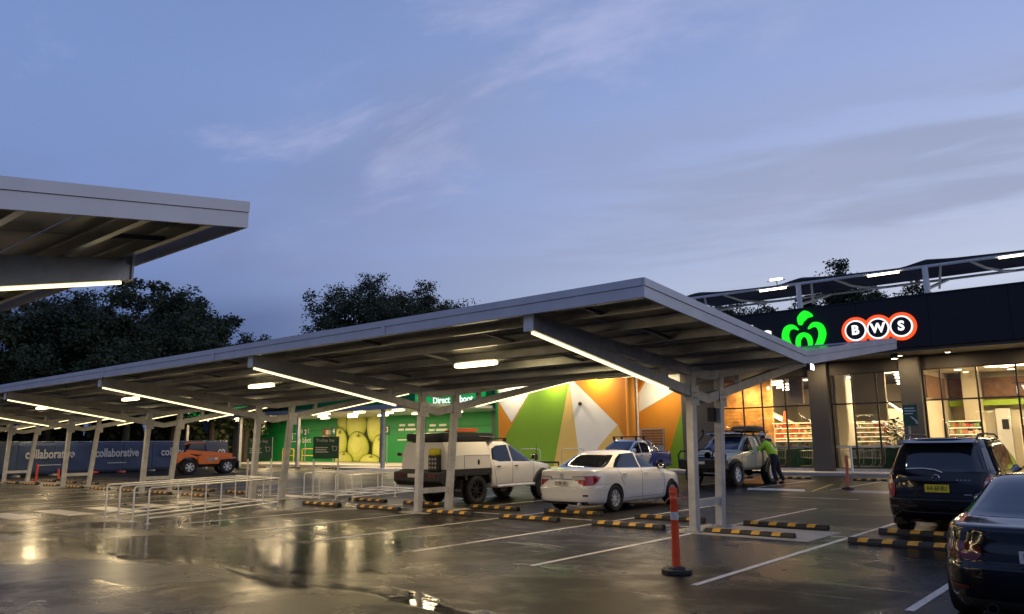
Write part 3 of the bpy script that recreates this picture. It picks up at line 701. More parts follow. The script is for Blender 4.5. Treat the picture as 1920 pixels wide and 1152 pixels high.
def window(x0, x1, mull, trans, sill=True, name='window'):
    fr = MB(); y0, y1 = GY - .03, GY + .05
    for x in [x0 + .04] + list(mull) + [x1 - .04]: fr.span(x - .035, x + .035, y0, y1, .28, 4.80)
    for z in (.25, *trans, 4.77): fr.span(x0, x1, y0 + .004, y1 - .004, z - .035, z + .035)
    f = W(fr, name, 'frame_bronze')
    p = MB(); p.add([(x0, GY + .01, .25), (x1, GY + .01, .25), (x1, GY + .01, 4.8), (x0, GY + .01, 4.8)], [(0, 1, 2, 3)]); W(p, 'pane', 'shop_glass', parent=f)
    b = MB(); b.span(x0, x1, GY - .08, GY + .1, .13, .26); W(b, 'plinth', 'concrete', parent=f)
    if sill:
        s = MB(); s.span(x0, x1, GY + .10, GY + .22, 1.24, 1.34); W(s, 'rail', 'white_paint', parent=f)
    return f
window(-19.5, -14.42, (-18.03, -17.0, -15.75), (3.33,))
window(-13.48, -10.18, (-12.43, -11.32), (3.33,))
window(-9.30, -3.4, (-8.55, -7.1, -5.6), (3.36,), False)
window(-2.4, 3.2, (-1, .4, 1.8), (3.36,), False)
window(4.2, 9.6, (5.5, 6.9, 8.3), (3.36,), False)
# downlights in the soffit
for x in (-17.4, -13.6, -9.85, -7.9, -4.6, -1):
    m = MB(); m.lathe([(.13, 5.42), (.13, 5.36), (.11, 5.355), (.11, 5.40)], (x, 38.45, 0), n=20); d = W(m, 'soffit_lamp', 'white_paint')
    m = MB(); m.lathe([(.0, 5.375), (.105, 5.375)], (x, 38.45, 0), n=20); dl = W(m, 'lens', 'down', parent=d); lamp(dl, (x, 38.45, 5.34), .2, .2, 40, world=True)
m = MB(); m.lathe([(.16, 5.42), (.16, 5.2), (.12, 5.2)], (-9.95, 37.9, 0), n=20); d = W(m, 'canister_lamp', 'dark_metal')
m = MB(); m.lathe([(0, 5.19), (.115, 5.19)], (-9.95, 37.9, 0), n=20); W(m, 'lens', 'down', parent=d)
m = MB(); m.box((-14.05, 37.8, 5.3), (.2, .2, .22)); W(m, 'security_camera', 'white_paint', bevel=.03)

# interior shell
m = MB(); m.span(-21.6, 13.8, GY + .3, 59.6, .125, .15); W(m, 'interior_floor', 'floor_int')
m = MB(); m.span(-21.6, -9.8, GY + .3, 59.6, 5.2, 5.4); W(m, 'interior_ceiling', 'dark_int')
m = MB(); m.span(-9.8, 13.8, GY + .3, 59.6, 5.0, 5.4); W(m, 'shop_ceiling', 'cream')
m = MB(); m.span(-21.6, -21.4, GY + .3, 59.6, .15, 5.2); m.span(-21.4, -9.9, 56, 56.2, .15, 5.2); W(m, 'interior_wall', 'grey_int')
m = MB(); m.span(-21.4, -17.75, 42.7, 42.85, .15, 5.2)
for k in range(26): m.span(-21.4, -17.75, 42.66, 42.70, .2 + k * .19, .37 + k * .19, 0)
W(m, 'timber_wall', 'timber_pale')
m = MB(); m.span(-16.15, -15.45, 41.2, 41.4, 3.5, 5.2); W(m, 'bulkhead_panel', 'cream')
m = MB(); m.span(-13.6, -11.95, 43.3, 43.5, 2.55, 5.2); m.span(-14.3, -13.9, 41.6, 46, .15, 5.2); W(m, 'grey_bulkhead', 'grey_int')
# long rows of ceiling lamps
for j, y in enumerate((43.5, 46, 48.5, 51)):
    for i in range(5):
        x = -20.9 + i * 2.35 - j * .62
        if x > -10.6: continue
        m = MB(); m.span(x, x + 1.25, y - .06, y + .06, 4.86, 4.92); l = W(m, 'ceiling_batten', 'int_strip')
        m = MB(); m.span(x, x + 1.25, y - .07, y + .07, 4.925, 4.97); m.tube([(x + .6, y, 4.97), (x + .6, y, 5.2)], .012, 5); W(m, 'housing', 'white_paint', parent=l)
for x in (-19.2, -17.45, -16.6):
    m = MB(); m.blob((x, 41.6, 4.42), (.13, .13, .15), 2, 8); l = W(m, 'pendant_lamp', 'pendant', smooth=60); lamp(l, (x, 41.6, 4.3), .3, .3, 90, (R(30), 0, 0), (1, .55, .18), world=True)
    m = MB(); m.tube([(x, 41.6, 4.5), (x, 41.6, 5.2)], .012, 5); W(m, 'cord', 'dark_metal', parent=l)
# sloping moving-walk soffit lamps
m = MB()
for a, b in (((-14.34, 3.10), (-13.26, 2.48)), ((-12.79, 3.74), (-11.93, 3.07)), ((-20.06, 3.57), (-18.63, 2.83)), ((-19.67, 2.92), (-19.29, 2.66))):
    m.beam((a[0], 46, a[1]), (b[0], 46, b[1]), .07, .05)
W(m, 'walkway_lamp', 'int_strip')
m = MB()
m.beam((-15.5, 46.7, 3.75), (-11.0, 46.7, 1.2), 1.1, .12); m.beam((-21.3, 46.7, 4.2), (-17.6, 46.7, 2.2), 1.1, .12); m.span(-15, -10.6, 47.4, 47.6, .15, 3.3)
W(m, 'moving_walkway', 'grey_int')
# cream room on the right
m = MB(); m.span(-9.9, 13.8, 47.2, 47.4, .15, 5.0); m.span(-9.98, -9.8, 40.1, 47.2, .15, 5.0); m.span(-8.95, -8.2, 45.9, 46.6, .15, 5.0); W(m, 'shop_wall', 'cream')
m = MB(); m.span(-9.75, -8.98, 46.8, 46.95, 3.75, 4.75); m.span(-8.15, -5.8, 46.8, 46.95, 3.6, 4.7); m.span(-5.6, 2, 46.8, 46.95, 3.6, 4.7); m.span(-9.79, -9.7, 42, 45.8, 3.6, 4.7); W(m, 'timber_panel', 'timber')
m = MB(); m.span(-9.75, 6, 46.6, 46.78, 3.27, 3.55); W(m, 'lime_band', 'lime')
m = MB(); m.span(-7.75, -7.1, 46.9, 47.1, .15, 3.1); dr = W(m, 'staff_door', 'white_paint')
m = MB(); m.span(-7.5, -7.2, 46.86, 46.9, 2.05, 2.55); W(m, 'vision_panel', 'dark_metal', parent=dr)
for y in (42, 44.2, 46):
    for x in (-8.7, -6.7, -4.5, -1.5, 1.5, 5):
        m = MB(); m.lathe([(0, 4.985), (.16, 4.985), (.17, 5.0)], (x, y, 0), n=16); W(m, 'downlight', 'led_sail')
for x in (-7.3, -4.0, 0.0, 5):
    m = MB(); m.span(x, x + 1.6, 42.2, 43.4, 4.96, 4.985); cpn = W(m, 'ceiling_panel', 'int_panel'); lamp(cpn, (x + .8, 42.8, 4.94), 1.5, 1.1, 380, world=True)
for x in (-20.3, -16.5, -12.8):
    m = MB(); m.span(x, x + 1.5, 44.2, 45.4, 5.14, 5.18); cpn = W(m, 'ceiling_panel', 'int_panel'); lamp(cpn, (x + .75, 44.8, 5.12), 1.4, 1.1, 540, world=True)
m = MB(); m.span(-17.5, -15.6, 40.6, 41.2, .15, 1.2); m.span(-13.4, -10.3, 41.5, 41.56, .15, 1.22); m.span(-19.4, -14.5, 41.55, 41.62, .15, 1.22); W(m, 'bay_backboard', 'green_panel')

# shelves with goods
def shelving(label, x0, x1, y, z0, z1, lit, n):
    t = thing('goods_shelf', label, 'shelf', ((x0 + x1) / 2, y, .15))
    m = MB(); m.span(x0, x1, y + .25, y + .3, .15, z1); m.span(x0, x0 + .04, y - .25, y + .25, .15, z1); m.span(x1 - .04, x1, y - .25, y + .25, .15, z1)
    for k in range(n + 1): z = z0 + (z1 - z0) * k / n; m.span(x0 + .04, x1 - .04, y - .25, y + .25, z - .02, z + .01)
    m.build('shelf_frame', 'cream', t, world=True)
    if lit:
        m = MB()
        for k in range(1, n + 1): z = z0 + (z1 - z0) * k / n; m.span(x0 + .05, x1 - .05, y - .24, y - .2, z - .05, z - .024)
        m.build('case_lamp', 'case_light', t, world=True)
    for c, mt in enumerate(('box_a', 'box_b', 'box_c', 'box_d', 'cream')):
        m = MB()
        for k in range(n):
            z = z0 + (z1 - z0) * k / n + .012; x = x0 + .08; rr = random.Random(k * 7 + int(x0 * 10))
            while x < x1 - .2:
                w = rr.uniform(.07, .2); h = rr.uniform(.4, .85) * (z1 - z0) / n
                if rr.randrange(5) == c: m.span(x, x + w, y - .18, y + .15, z, z + h)
                x += w + .015
        if m.v: struct(m.build('packed_goods', mt, t, world=True), 'stuff')
    return t
shelving('brightly lit chiller shelves behind the glass right of the timber wall', -18.9, -15.5, 45.0, .9, 2.6, True, 6)
shelving('low produce shelf in front of the lit chiller', -17.6, -15.0, 42.6, .5, 1.6, True, 2)
shelving('row of pale shelves behind the middle window', -14.9, -12.2, 44.6, .6, 2.5, True, 8)
shelving('pinkish stocked shelf behind the right window', -9.6, -8.0, 45.2, .5, 2.5, True, 6)
shelving('stocked shelf beside the staff door at far right', -6.6, -4.2, 46.2, .5, 2.6, True, 7)
cn = thing('traffic_cone', 'red cone standing on the shelf top inside the shop', 'traffic cone', (-18.0, 45.0, 2.62))
m = MB(); m.lathe([(.17, .03), (.04, .66), (0, .67)], n=20); m.build('cone_body', 'orange_plastic', cn, smooth=50)
m = MB(); m.box((0, 0, .015), (.4, .4, .03)); m.build('base', 'orange_plastic', cn)
# potted indoor plant
pl = thing('potted_plant', 'leafy potted plant inside the middle window beside the pillar', 'plant', (-11.0, 41.0, .15))
m = MB(); m.lathe([(.0, 0), (.22, 0), (.30, .5), (.26, .5), (.25, .45), (0, .45)], n=20); m.build('pot', 'dark_metal', pl, smooth=40)
m = MB(); m.tube([(0, 0, .45), (.03, .02, 1.2), (-.02, 0, 1.9)], [.03, .025, .015], 7); m.build('stem', 'bark', pl)
m = MB(); rr = random.Random(5)
for k in range(300):
    a = rr.uniform(0, 2 * PI); z = rr.uniform(1.0, 2.45); q = rr.uniform(.05, .62); c = Vector((q * math.cos(a), q * math.sin(a) * .8, z))
    d = Vector((math.cos(a), math.sin(a), rr.uniform(-.5, .5))).normalized(); s_ = d.cross(Vector((0, 0, 1))).normalized() * rr.uniform(.06, .11); l = rr.uniform(.2, .36)
    m.add([c, c + d * l * .5 + s_, c + d * l, c + d * l * .5 - s_], [(0, 1, 2, 3)])
m.build('foliage', 'leaf_in', pl)
# shopping trolleys nested behind the low glass
def trolley():
    t = thing('shopping_trolley', 'x', 'shopping trolley', (0, 0, 0), 0, 'shopping trolleys nested behind the shop window')
    b = MB(); r = .008
    top = [(-.28, -.42, .98), (.28, -.42, .98), (.22, .48, .90), (-.22, .48, .90)]; bot = [(-.2, -.34, .56), (.2, -.34, .56), (.17, .40, .62), (-.17, .40, .62)]
    for q in (top, bot): b.tube([*q, q[0]], .011, 6)
    for i in range(4):
        a0, a1, c0, c1 = Vector(top[i]), Vector(top[(i + 1) % 4]), Vector(bot[i]), Vector(bot[(i + 1) % 4])
        for k in range(7): q = k / 7; b.tube([a0.lerp(a1, q), c0.lerp(c1, q)], .005, 4)
    b.build('basket', 'cart', t)
    f = MB()
    for s in (-1, 1): f.tube([(s * .26, -.46, 1.0), (s * .24, -.42, .35), (s * .22, -.30, .20), (s * .20, .42, .16)], .014, 7)
    f.tube([(-.22, -.3, .2), (.22, -.3, .2)], .012, 6); f.build('chassis', 'cart', t, smooth=50)
    h = MB(); h.tube([(-.29, -.48, 1.02), (.29, -.48, 1.02)], .022, 8); h.build('handle', 'green_sign', t)
    for s in (-1, 1):
        for y in (-.34, .42):
            w = MB(); w.lathe([(0, -.02), (.06, -.02), (.06, .02), (0, .02)], (s * .2, y, .06), axis='x', n=14); w.build('castor', 'rubber', t)
    return t
tr0 = trolley()
lab = ['trolley at the left end behind the low window by the dark pillar', 'trolley in the left window, second in the nested row', 'trolley in the left window, third in the nested row', 'trolley in the left window nearest the pillar', 'trolley in the middle window behind the slim white post', 'trolley in the middle window seen over the pink bollard', 'trolley in the middle window nearest the dark bins']
for k, x in enumerate((-17.7, -17.2, -16.7, -15.3, -13.0, -12.5, -12.0)):
    o = tr0 if k == 0 else copy_tree(tr0)
    o.location = (x, 40.6 + (k % 2) * .2, .15); o.rotation_euler = (0, 0, R(80 + 6 * (k % 3))); o['label'] = lab[k]

# ------------------------------------------------------------------ mural wing
MX = lambda pts: pts
m = MB(); m.span(-36, -21.7, 40.22, 40.6, .13, 7.6); m.span(-36.25, -36, 40.22, 44.2, .13, 7.6, 1)
W(m, 'mural_wall', ['m_orange', 'green_wall'])
mu = MB()
def poly(pts, mi, k): mu.add([(x, 40.215 - .003 * k, z) for x, z in pts], [tuple(range(len(pts)))], mi)
poly([(-36, 4.5), (-34.8, 2.98), (-32.62, 5.65), (-32.62, 7.6), (-36, 7.6)], 2, 1)
poly([(-35.49, 1.9), (-36, 1.6), (-36, .13), (-31.3, .13), (-29.4, 7.6), (-31.1, 7.6)], 0, 2)
poly([(-29.9, 5.55), (-31.3, .13), (-29.2, .13), (-29.6, 5.5)], 1, 3)
poly([(-29.9, 5.5), (-29.2, .13), (-27.6, .13), (-28.2, .98), (-27.04, 2.06), (-26.36, 2.65), (-29.55, 5.46)], 2, 4)
poly([(-26.36, 2.65), (-27.04, 2.06), (-28.2, .98), (-27.6, .13), (-24.9, .13)], 1, 5)
poly([(-25.45, 3.63), (-24.28, 5.15), (-23, 7.6), (-21.7, 7.6), (-21.7, 4.79), (-22.55, 4.41), (-25.33, 3.12)], 2, 6)
poly([(-21.7, 4.2), (-22.75, 1.42), (-23.25, .13), (-21.7, .13)], 0, 7)
poly([(-25.4, 3.75), (-25.4, 7.6), (-23.4, 7.6), (-24.4, 5.3)], 3, 8)
W(mu, 'mural', ['m_green', 'm_yellow', 'm_white', 'm_dorange'])
m = MB(); m.lathe([(.40, .13), (.40, 7.6)], (-25.2, 40.15, 0), n=32); W(m, 'round_column', 'm_orange', smooth=40)
m = MB(); m.tube([(-24.72, 39.86, .13), (-24.72, 39.86, 6.8)], .06, 10); W(m, 'downpipe', 'm_white', smooth=40)
m = MB(); m.blob((-29.05, 40.12, 4.03), (.28, .2, .26), 2, 10); W(m, 'dome_camera', 'dark_metal', smooth=60)
for x, yl, zl in ((-34.4, 39.75, 6.25), (-31.0, 39.75, 6.25), (-27.6, 39.75, 6.25), (-23.0, 38.7, 5.36)):  # unseen washers, added to brighten the mural wall
    m = MB(); m.box((x, yl, zl), (.5, .3, .12)); d = W(m, 'added_washer', 'dark_metal'); m = MB(); m.box((x, yl + .03, zl - .07), (.42, .22, .02)); wl = W(m, 'lens', 'wash', parent=d); lamp(wl, (x, yl - .05, zl - .10), .4, .2, 260 if zl > 6 else 150, (R(14 if zl > 6 else 24), 0, 0), (1, .82, .5), world=True)
    m = MB(); m.beam((x, yl, zl + .03), (x, yl + (.5 if zl > 6 else .02), zl + (.25 if zl > 6 else .06)), .05, .05); W(m, 'bracket', 'dark_metal', parent=d)
lv = thing('slatted_screen', 'brown slatted timber screen in a pale frame before the orange mural', 'screen', (-23.5, 39.4, .13))
m = MB()
for k in range(6): m.span(-.68, .68, -.03, .02, 1.3 + k * .15, 1.42 + k * .15)
m.build('slat', 'timber', lv)
m = MB(); m.span(-.75, -.69, -.04, .04, 0, 2.22); m.span(.69, .75, -.04, .04, 0, 2.22); m.span(-.75, .75, -.035, .035, 2.2, 2.25); m.span(-.69, .69, .025, .035, 0, 1.3); m.build('frame', 'frame_alu', lv)
for lb, x in (('metal hoop rail in front of the green mural triangle', -32.5), ('metal hoop rail in front of the white mural triangle', -29.1)):
    hp = thing('hoop_rail', lb, 'hoop rail', (x, 39.3, .13), 0, 'metal hoop rails before the mural')
    m = MB(); m.tube([(-.85, 0, 0), (-.85, 0, .95), (-.80, 0, 1.07), (-.68, 0, 1.12), (.68, 0, 1.12), (.80, 0, 1.07), (.85, 0, .95), (.85, 0, 0)], .03, 8); m.build('hoop', 'galv', hp, smooth=40)
    m = MB(); [m.lathe([(.08, 0), (.08, .012), (.03, .013)], (s * .85, 0, 0), n=12) for s in (-1, 1)]; m.build('base_flange', 'galv', hp)

# ------------------------------------------------------------------ green wing
m = MB(); m.span(-73, -36.25, 44.2, 44.6, .13, 7.2); W(m, 'green_wall', 'green_wall')
m = MB()
for x in (-47.5, -43.5, -39.5): m.span(x - .01, x + .01, 44.18, 44.2, .13, 7.2)
m.span(-73, -36.3, 44.15, 44.2, 2.95, 2.99); W(m, 'wall_joint', 'green_panel')
m = MB(); m.span(-39.7, -36.3, 43.6, 44.18, .13, 7.0); W(m, 'wall_panel', 'green_panel')
m = MB(); m.span(-73, -36, 44.6, 60, 6.7, 6.9); m.span(-73, -36, 59.7, 60, .1, 6.7); m.span(-73, -72.7, 44.6, 59.7, .1, 6.7); W(m, 'wing_roof', 'concrete')
m = MB(); m.span(-59.1, -52.95, 44.1, 44.19, .15, 4.65); ap = W(m, 'fruit_mural', 'apple_gap')
m = MB()
def disc(cx, cz, rx, rz, y, mi, n=30, clip=True):
    P = []
    for k in range(n):
        a = 2 * PI * k / n; rr_ = 1 + .04 * math.cos(2 * a + cx) + .03 * math.cos(3 * a)
        P.append((max(-59.08, min(-52.97, cx + rx * rr_ * math.cos(a))), max(.17, min(4.63, cz + rz * rr_ * math.sin(a)))))
    m.prism(P, y, y + .02, 'y', mi)
for i, (cx, cz, rx, rz) in enumerate(((-57.9, 4.1, 1.25, 1.3), (-54.2, 4.3, 1.6, 1.2), (-56.3, 3.5, 1.4, 1.5), (-53.7, 3.2, 1.15, 1.35), (-58.6, 1.7, 1.1, 1.45), (-53.0, 1.2, 1.0, 1.2), (-55.9, 1.4, 1.45, 1.4), (-57.9, .2, 1.3, .85), (-54.1, .05, 1.6, .75))):
    yy = 44.06 - .02 * i
    disc(cx, cz, rx * 1.04, rz * 1.04, yy, 2)
    for q, (sc_, of, mi_) in enumerate(((1.0, 0, 1), (.95, .03, 4), (.88, .06, 0), (.72, .12, 5), (.5, .2, 3))): disc(cx - of * rx, cz + of * rz, rx * sc_, rz * sc_, yy - .0025 * (q + 1), mi_)
    if cz + .8 * rz < 4.3:
        disc(cx + .05 * rx, cz + .72 * rz, rx * .22, rz * .10, yy - .0155, 1); disc(cx + .07 * rx, cz + .82 * rz, rx * .035, rz * .17, yy - .018, 2)
W(m, 'painted_fruit', ['apple', 'apple_dark', 'apple_gap', 'apple_light', 'apple_mid', 'apple_hi'], parent=ap)
m = MB(); m.span(-61.4, -59.2, 44.06, 44.19, .5, 3.15); nb = W(m, 'poster_case', 'dark_int')
m = MB()
rr = random.Random(3)
for i in range(4):
    for j in range(5): m.span(-61.3 + i * .52, -60.86 + i * .52, 44.045, 44.06, .6 + j * .5, 1.0 + j * .5, rr.randrange(3))
W(m, 'poster', ['cream', 'timber', 'grey_int'], parent=nb)
m = MB(); m.span(-76.2, -74.6, 43.6, 45, .1, 4.6); m.span(-79, -73, 44.0, 44.4, 4.3, 6.6); W(m, 'end_pier', 'cream')
m = MB(); m.span(-74.6, -73, 44.5, 44.8, .1, 6.6); m.span(-92, -76.2, 46, 46.3, .1, 6.6); W(m, 'recess_shade', 'dark_metal')  # near-black sheets stand in for the shade inside the opening by the pier
def wall_words(lines, x, z, size, y=44.14, m_='sign_white'):
    for i, s in enumerate(lines): text('wall_lettering', s, size, m_, SB, (x, y, z - i * size * 1.25), ext=.006, bold=.006, align='LEFT', world=True)
wall_words(['Direct', 'to boot'], -65.4, 3.0, .72)
m = MB(); m.tube([(-66.2, 44.14, 2.2), (-66.2, 44.14, 2.75), (-65.7, 44.14, 2.75)], .05, 6); m.tube([(-66.3, 44.14, 2.0), (-65.55, 44.14, 2.0)], .05, 6); W(m, 'trolley_symbol', 'sign_white')
for x, z in ((-50.7, 2.7), (-47.0, 2.6)):
    m = MB(); rr = random.Random(int(-x))
    for k, (a, b, zz) in enumerate(((0, .7, .42), (1.1, 1.9, .42), (-.1, .55, .05), (.75, 2.0, .05), (-.2, 2.2, -.75))): m.span(x + a, x + b, 44.16, 44.19, z + zz, z + zz + (.18 if k < 4 else .09))
    W(m, 'small_lettering', 'sign_white')

# direct to boot awning
AW = thing('pickup_awning', 'flat pickup awning with lamps in front of the green wall', 'awning', (-50, 34, 0))
m = MB(); m.span(-69, -36.6, 34, 44.05, 4.02, 4.2); m.span(-69, -36.6, 33.86, 34.0, 3.94, 4.24); AW_r = m.build('awning_roof', 'galv', AW, world=True)
for x in (-67.5, -58.7, -50.6, -40.9):
    m = MB(); m.span(x - .11, x + .11, 34.1, 34.32, .0, 4.02); m.build('post', 'post_paint', AW, world=True)
for y in (35.6, 38.2, 41.2):
    for x in (-66, -61.5, -57, -53.2, -49.3, -45.2, -41):
        m = MB(); m.blob((x, y, 3.93), (1.25, .17, .10), 5, 8); l = m.build('batten_lamp', 'batten', AW, world=True, smooth=40); lamp(l, (x, y, 3.86), 1.2, .16, 105, world=True)
        m = MB(); m.span(x - .65, x + .65, y - .05, y + .05, 3.985, 4.02); m.build('housing', 'white_paint', l, world=True)
def boot_sign(label, x0, x1, y, z0, z1):
    t = thing('illuminated_sign', label, 'sign', ((x0 + x1) / 2, y, z0)); w, h = x1 - x0, z1 - z0
    m = MB(); m.box((0, .08, h / 2), (w, .16, h)); b = m.build('light_box', 'sign_box', t)
    text('lettering', 'Direct to boot', h * .62, 'sign_lit', b, (w * .06, -.008, h * .5), ext=.006, bold=.012)
    m = MB(); u = h * .3; X = -w * .41; Z = h * .5
    m.tube([(X - u, -.01, Z + u * .8), (X - u * .55, -.01, Z + u * .75), (X - u * .3, -.01, Z - u * .4), (X + u * .7, -.01, Z - u * .4), (X + u, -.01, Z + u * .5), (X - u * .4, -.01, Z + u * .5)], .035, 6)
    for dx in (-.1, .6): m.lathe([(0, -.02), (.09, -.02), (.09, .0), (0, .0)], (X + dx * u, -.0, Z - u * .85), axis='y', n=14)
    m.build('trolley_symbol', 'sign_lit', b)
boot_sign('glowing green sign with white words above the awning, behind the middle posts', -48.5, -40.7, 43.9, 4.45, 5.65)
boot_sign('glowing green sign glimpsed under the carport far to the left', -68.6, -58.2, 34.3, 4.25, 5.05)
for num, x in (('2', -58.4), ('4', -54.4), ('3', -47.6)):
    t = thing('bay_number_sign', f'pickup bay sign with number {num} on a thin pole before the green wall', 'sign', (x, 40.2, .13), 0, 'numbered pickup bay signs')
    m = MB(); m.tube([(0, .03, 0), (0, .03, 2.9)], .03, 8); m.build('pole', 'galv', t)
    m = MB(); m.box((0, 0, 2.62), (.75, .03, .75)); b = m.build('sign_board', 'green_sign', t)
    text('number', num, .6, 'sign_white', b, (.05, -.017, 2.62), ext=.002, bold=.01)
for x in (-63.6, -60.5):
    t = thing('yellow_hoop', 'yellow protective hoop ' + ('left' if x < -62 else 'right') + ' of the two before the green wall', 'hoop rail', (x, 42, .13), 0, 'yellow protective hoops')
    m = MB(); m.tube([(-.9, 0, 0), (-.9, 0, 1.1), (-.8, 0, 1.2), (.8, 0, 1.2), (.9, 0, 1.1), (.9, 0, 0)], .05, 8); m.tube([(-.9, 0, .6), (.9, 0, .6)], .04, 8); m.build('hoop', 'rubber_yellow', t, smooth=40)

# ------------------------------------------------------------------ illuminated shop signs on the fascia
def stroke(mb, pts, ws, y0, y1, mi=0, n=8):
    # smooth tapered stroke in the x-z plane
    P = [Vector((p[0], p[1])) for p in pts]; out = []; wo = []
    for i in range(len(P) - 1):
        p0, p1, p2, p3 = P[max(i - 1, 0)], P[i], P[i + 1], P[min(i + 2, len(P) - 1)]
        for k in range(n + (1 if i == len(P) - 2 else 0)):
            t = k / n
            out.append(.5 * ((2 * p1) + (p2 - p0) * t + (2 * p0 - 5 * p1 + 4 * p2 - p3) * t * t + (3 * p1 - p0 - 3 * p2 + p3) * t ** 3)); wo.append(ws[i] * (1 - t) + ws[i + 1] * t)
    L_, R_ = [], []
    for i, p in enumerate(out):
        d = (out[min(i + 1, len(out) - 1)] - out[max(i - 1, 0)]).normalized(); q = Vector((-d.y, d.x)); L_.append(p + q * wo[i]); R_.append(p - q * wo[i])
    for i in range(len(out) - 1):
        V = [L_[i], L_[i + 1], R_[i + 1], R_[i]]
        mb.add([(v.x, y, v.y) for y in (y0, y1) for v in V], [(0, 1, 2, 3), (4, 5, 6, 7), (0, 1, 5, 4), (2, 3, 7, 6)], mi)
em = thing('emblem_sign', 'glowing green apple shaped emblem on the dark fascia', 'sign', (-13.62, 37.1, 6.72))
m = MB(); y0, y1 = -.14, -.02
for s in (-1, 1):
    stroke(m, [(s * .42, -.86), (s * .72, -.62), (s * .88, -.20), (s * .78, .17), (s * .50, .27), (s * .24, .10)], [.05, .15, .165, .15, .11, .02], y0, y1)
stroke(m, [(-.20, -.88), (-.29, -.58), (-.22, -.28), (0, -.15), (.22, -.28), (.29, -.58), (.20, -.88)], [.04, .105, .115, .10, .115, .105, .04], y0 - .003, y1)
stroke(m, [(-.42, -.86), (0, -.97), (.42, -.86)], [.04, .07, .04], y0 - .002, y1)
m.build('emblem', 'sign_green', em); m = MB()
stroke(m, [(-.12, .32), (-.06, .60), (.16, .78), (.48, .70)], [.06, .19, .21, .03], y0, y1)
m.build('leaf', 'sign_green', em)
wt = thing('lettering_sign', 'white illuminated lettering left of the green emblem, mostly behind the carport', 'sign', (-18.5, 37.1, 6.70))
text('lettering', 'woolworths', 1.5, 'sign_lit', wt, (0, -.05, 0), ext=.03, bold=.02, fit=6.7)
bw = thing('triple_disc_sign', 'orange rimmed triple disc sign with white letters on the dark fascia', 'sign', (-10.28, 37.1, 6.52))
m = MB(); rim = MB(); dk = MB()
for k in (-1, 0, 1):
    x = k * .97
    m.lathe([(0, -.06 - .002 * k), (.62, -.06 - .002 * k), (.62, -.01), (0, -.01)], (x, 0, 0), axis='y', n=48)
    rim.lathe([(0, -.085 - .002 * k), (.475, -.085 - .002 * k), (.475, -.065), (0, -.065)], (x, 0, 0), axis='y', n=48)
    dk.lathe([(0, -.11), (.405, -.11), (.405, -.092), (0, -.092)], (x, 0, 0), axis='y', n=48)
ob = m.build('orange_backing', 'sign_orange', bw); rim.build('white_ring', 'sign_lit', ob); d_ = dk.build('dark_disc', 'sign_black', ob)
for k, ch in enumerate('BWS'): text('letter', ch, .58, 'sign_lit', ob, (k * .97 - .97, -.125, 0), ext=.01, bold=.022)
iw = thing('interior_sign', 'small white lettering hung inside the right hand window', 'sign', (-5.45, 40.6, 3.5))
text('lettering', 'i W', .46, 'sign_lit', iw, (0, 0, .2), ext=.02, bold=.02)
m = MB(); m.span(-.5, .5, .0, .03, .48, .52); m.tube([(-.4, .01, .5), (-.4, .01, 1.3)], .01, 5); m.tube([(.4, .01, .5), (.4, .01, 1.3)], .01, 5); m.build('hanger', 'dark_metal', iw)

# ------------------------------------------------------------------ rooftop shade sails
RS = thing('rooftop_shade', 'dark shade sail structure with white steel posts on the shop roof', 'shade structure', (-16, 45, 7.2))
FZ, BZ, FY, BY = 10.57, 10.75, 45.0, 50.5
m = MB(); m.tube([(-27, FY, FZ + .1), (2, FY, FZ - .02)], .085, 10); m.build('front_beam', 'sail_steel', RS, world=True, smooth=40)
m = MB(); m.tube([(-27, BY, BZ), (2, BY, BZ)], .075, 10); m.build('rear_beam', 'sail_steel', RS, world=True, smooth=40)
for x in (-23.4, -16.65, -9.9, -3.2):
    m = MB(); m.tube([(x, FY + .15, 7.2), (x, FY, FZ)], .15, 14); m.build('post', 'sail_steel', RS, world=True, smooth=40)
    m = MB(); m.tube([(x + .75, FY + .05, FZ), (x + .35, FY + 1.2, 9.55)], .06, 8); m.tube([(x, FY + .1, 9.4), (x, BY, BZ)], .09, 10); m.build('brace', 'sail_steel', RS, world=True, smooth=40)
    m = MB(); m.tube([(x + 2.1, FY, FZ), (x + 2.6, FY + 1.2, FZ - .25), (x + 3.1, FY + 3.4, FZ - .15), (x + 3.3, BY, BZ)], .075, 8); m.build('curved_rib', 'sail_steel', RS, world=True, smooth=40)
for x in (-23.4, -16.65, -9.9):
    m = MB(); nx, ny = 18, 10; V = []
    for i in range(nx + 1):
        for j in range(ny + 1):
            u, v = i / nx, j / ny; pk = 1 - abs(((u + .13) % 1) - .5) * 2
            z = FZ + .12 + (BZ - FZ + .1) * v + (.55 * (1 - abs(u - .15) / .85 if u > .15 else u / .15) ** 1.4) * (math.sin(PI * min(1, v * .9 + .12)))
            V.append((x - 1.2 + u * 6.75, FY - .15 + v * (BY - FY + .3), z))
    for i in range(nx):
        for j in range(ny): a = i * (ny + 1) + j; m.add([V[a], V[a + 1], V[a + ny + 2], V[a + ny + 1]], [(0, 1, 2, 3)])
    o = m.build('sail', 'sail', RS, world=True, smooth=60)
    sd = o.modifiers.new('thick', 'SOLIDIFY'); sd.thickness = .02
for x0, x1 in ((-18.95, -17.35), (-12.75, -11.15), (-6.5, -4.9), (-24.8, -23.7)):
    m = MB(); m.span(x0, x1, FY - .16, FY - .06, FZ - .13, FZ - .03); l = m.build('linear_lamp', 'led_sail', RS, world=True)
    m = MB(); m.span(x0, x1, FY - .17, FY - .05, FZ - .03, FZ); m.build('housing', 'white_paint', l, world=True)
m = MB(); m.span(-18.2, -17.5, FY - .3, FY - .2, 10.98, 11.08); m.build('top_lamp', 'led_sail', RS, world=True)
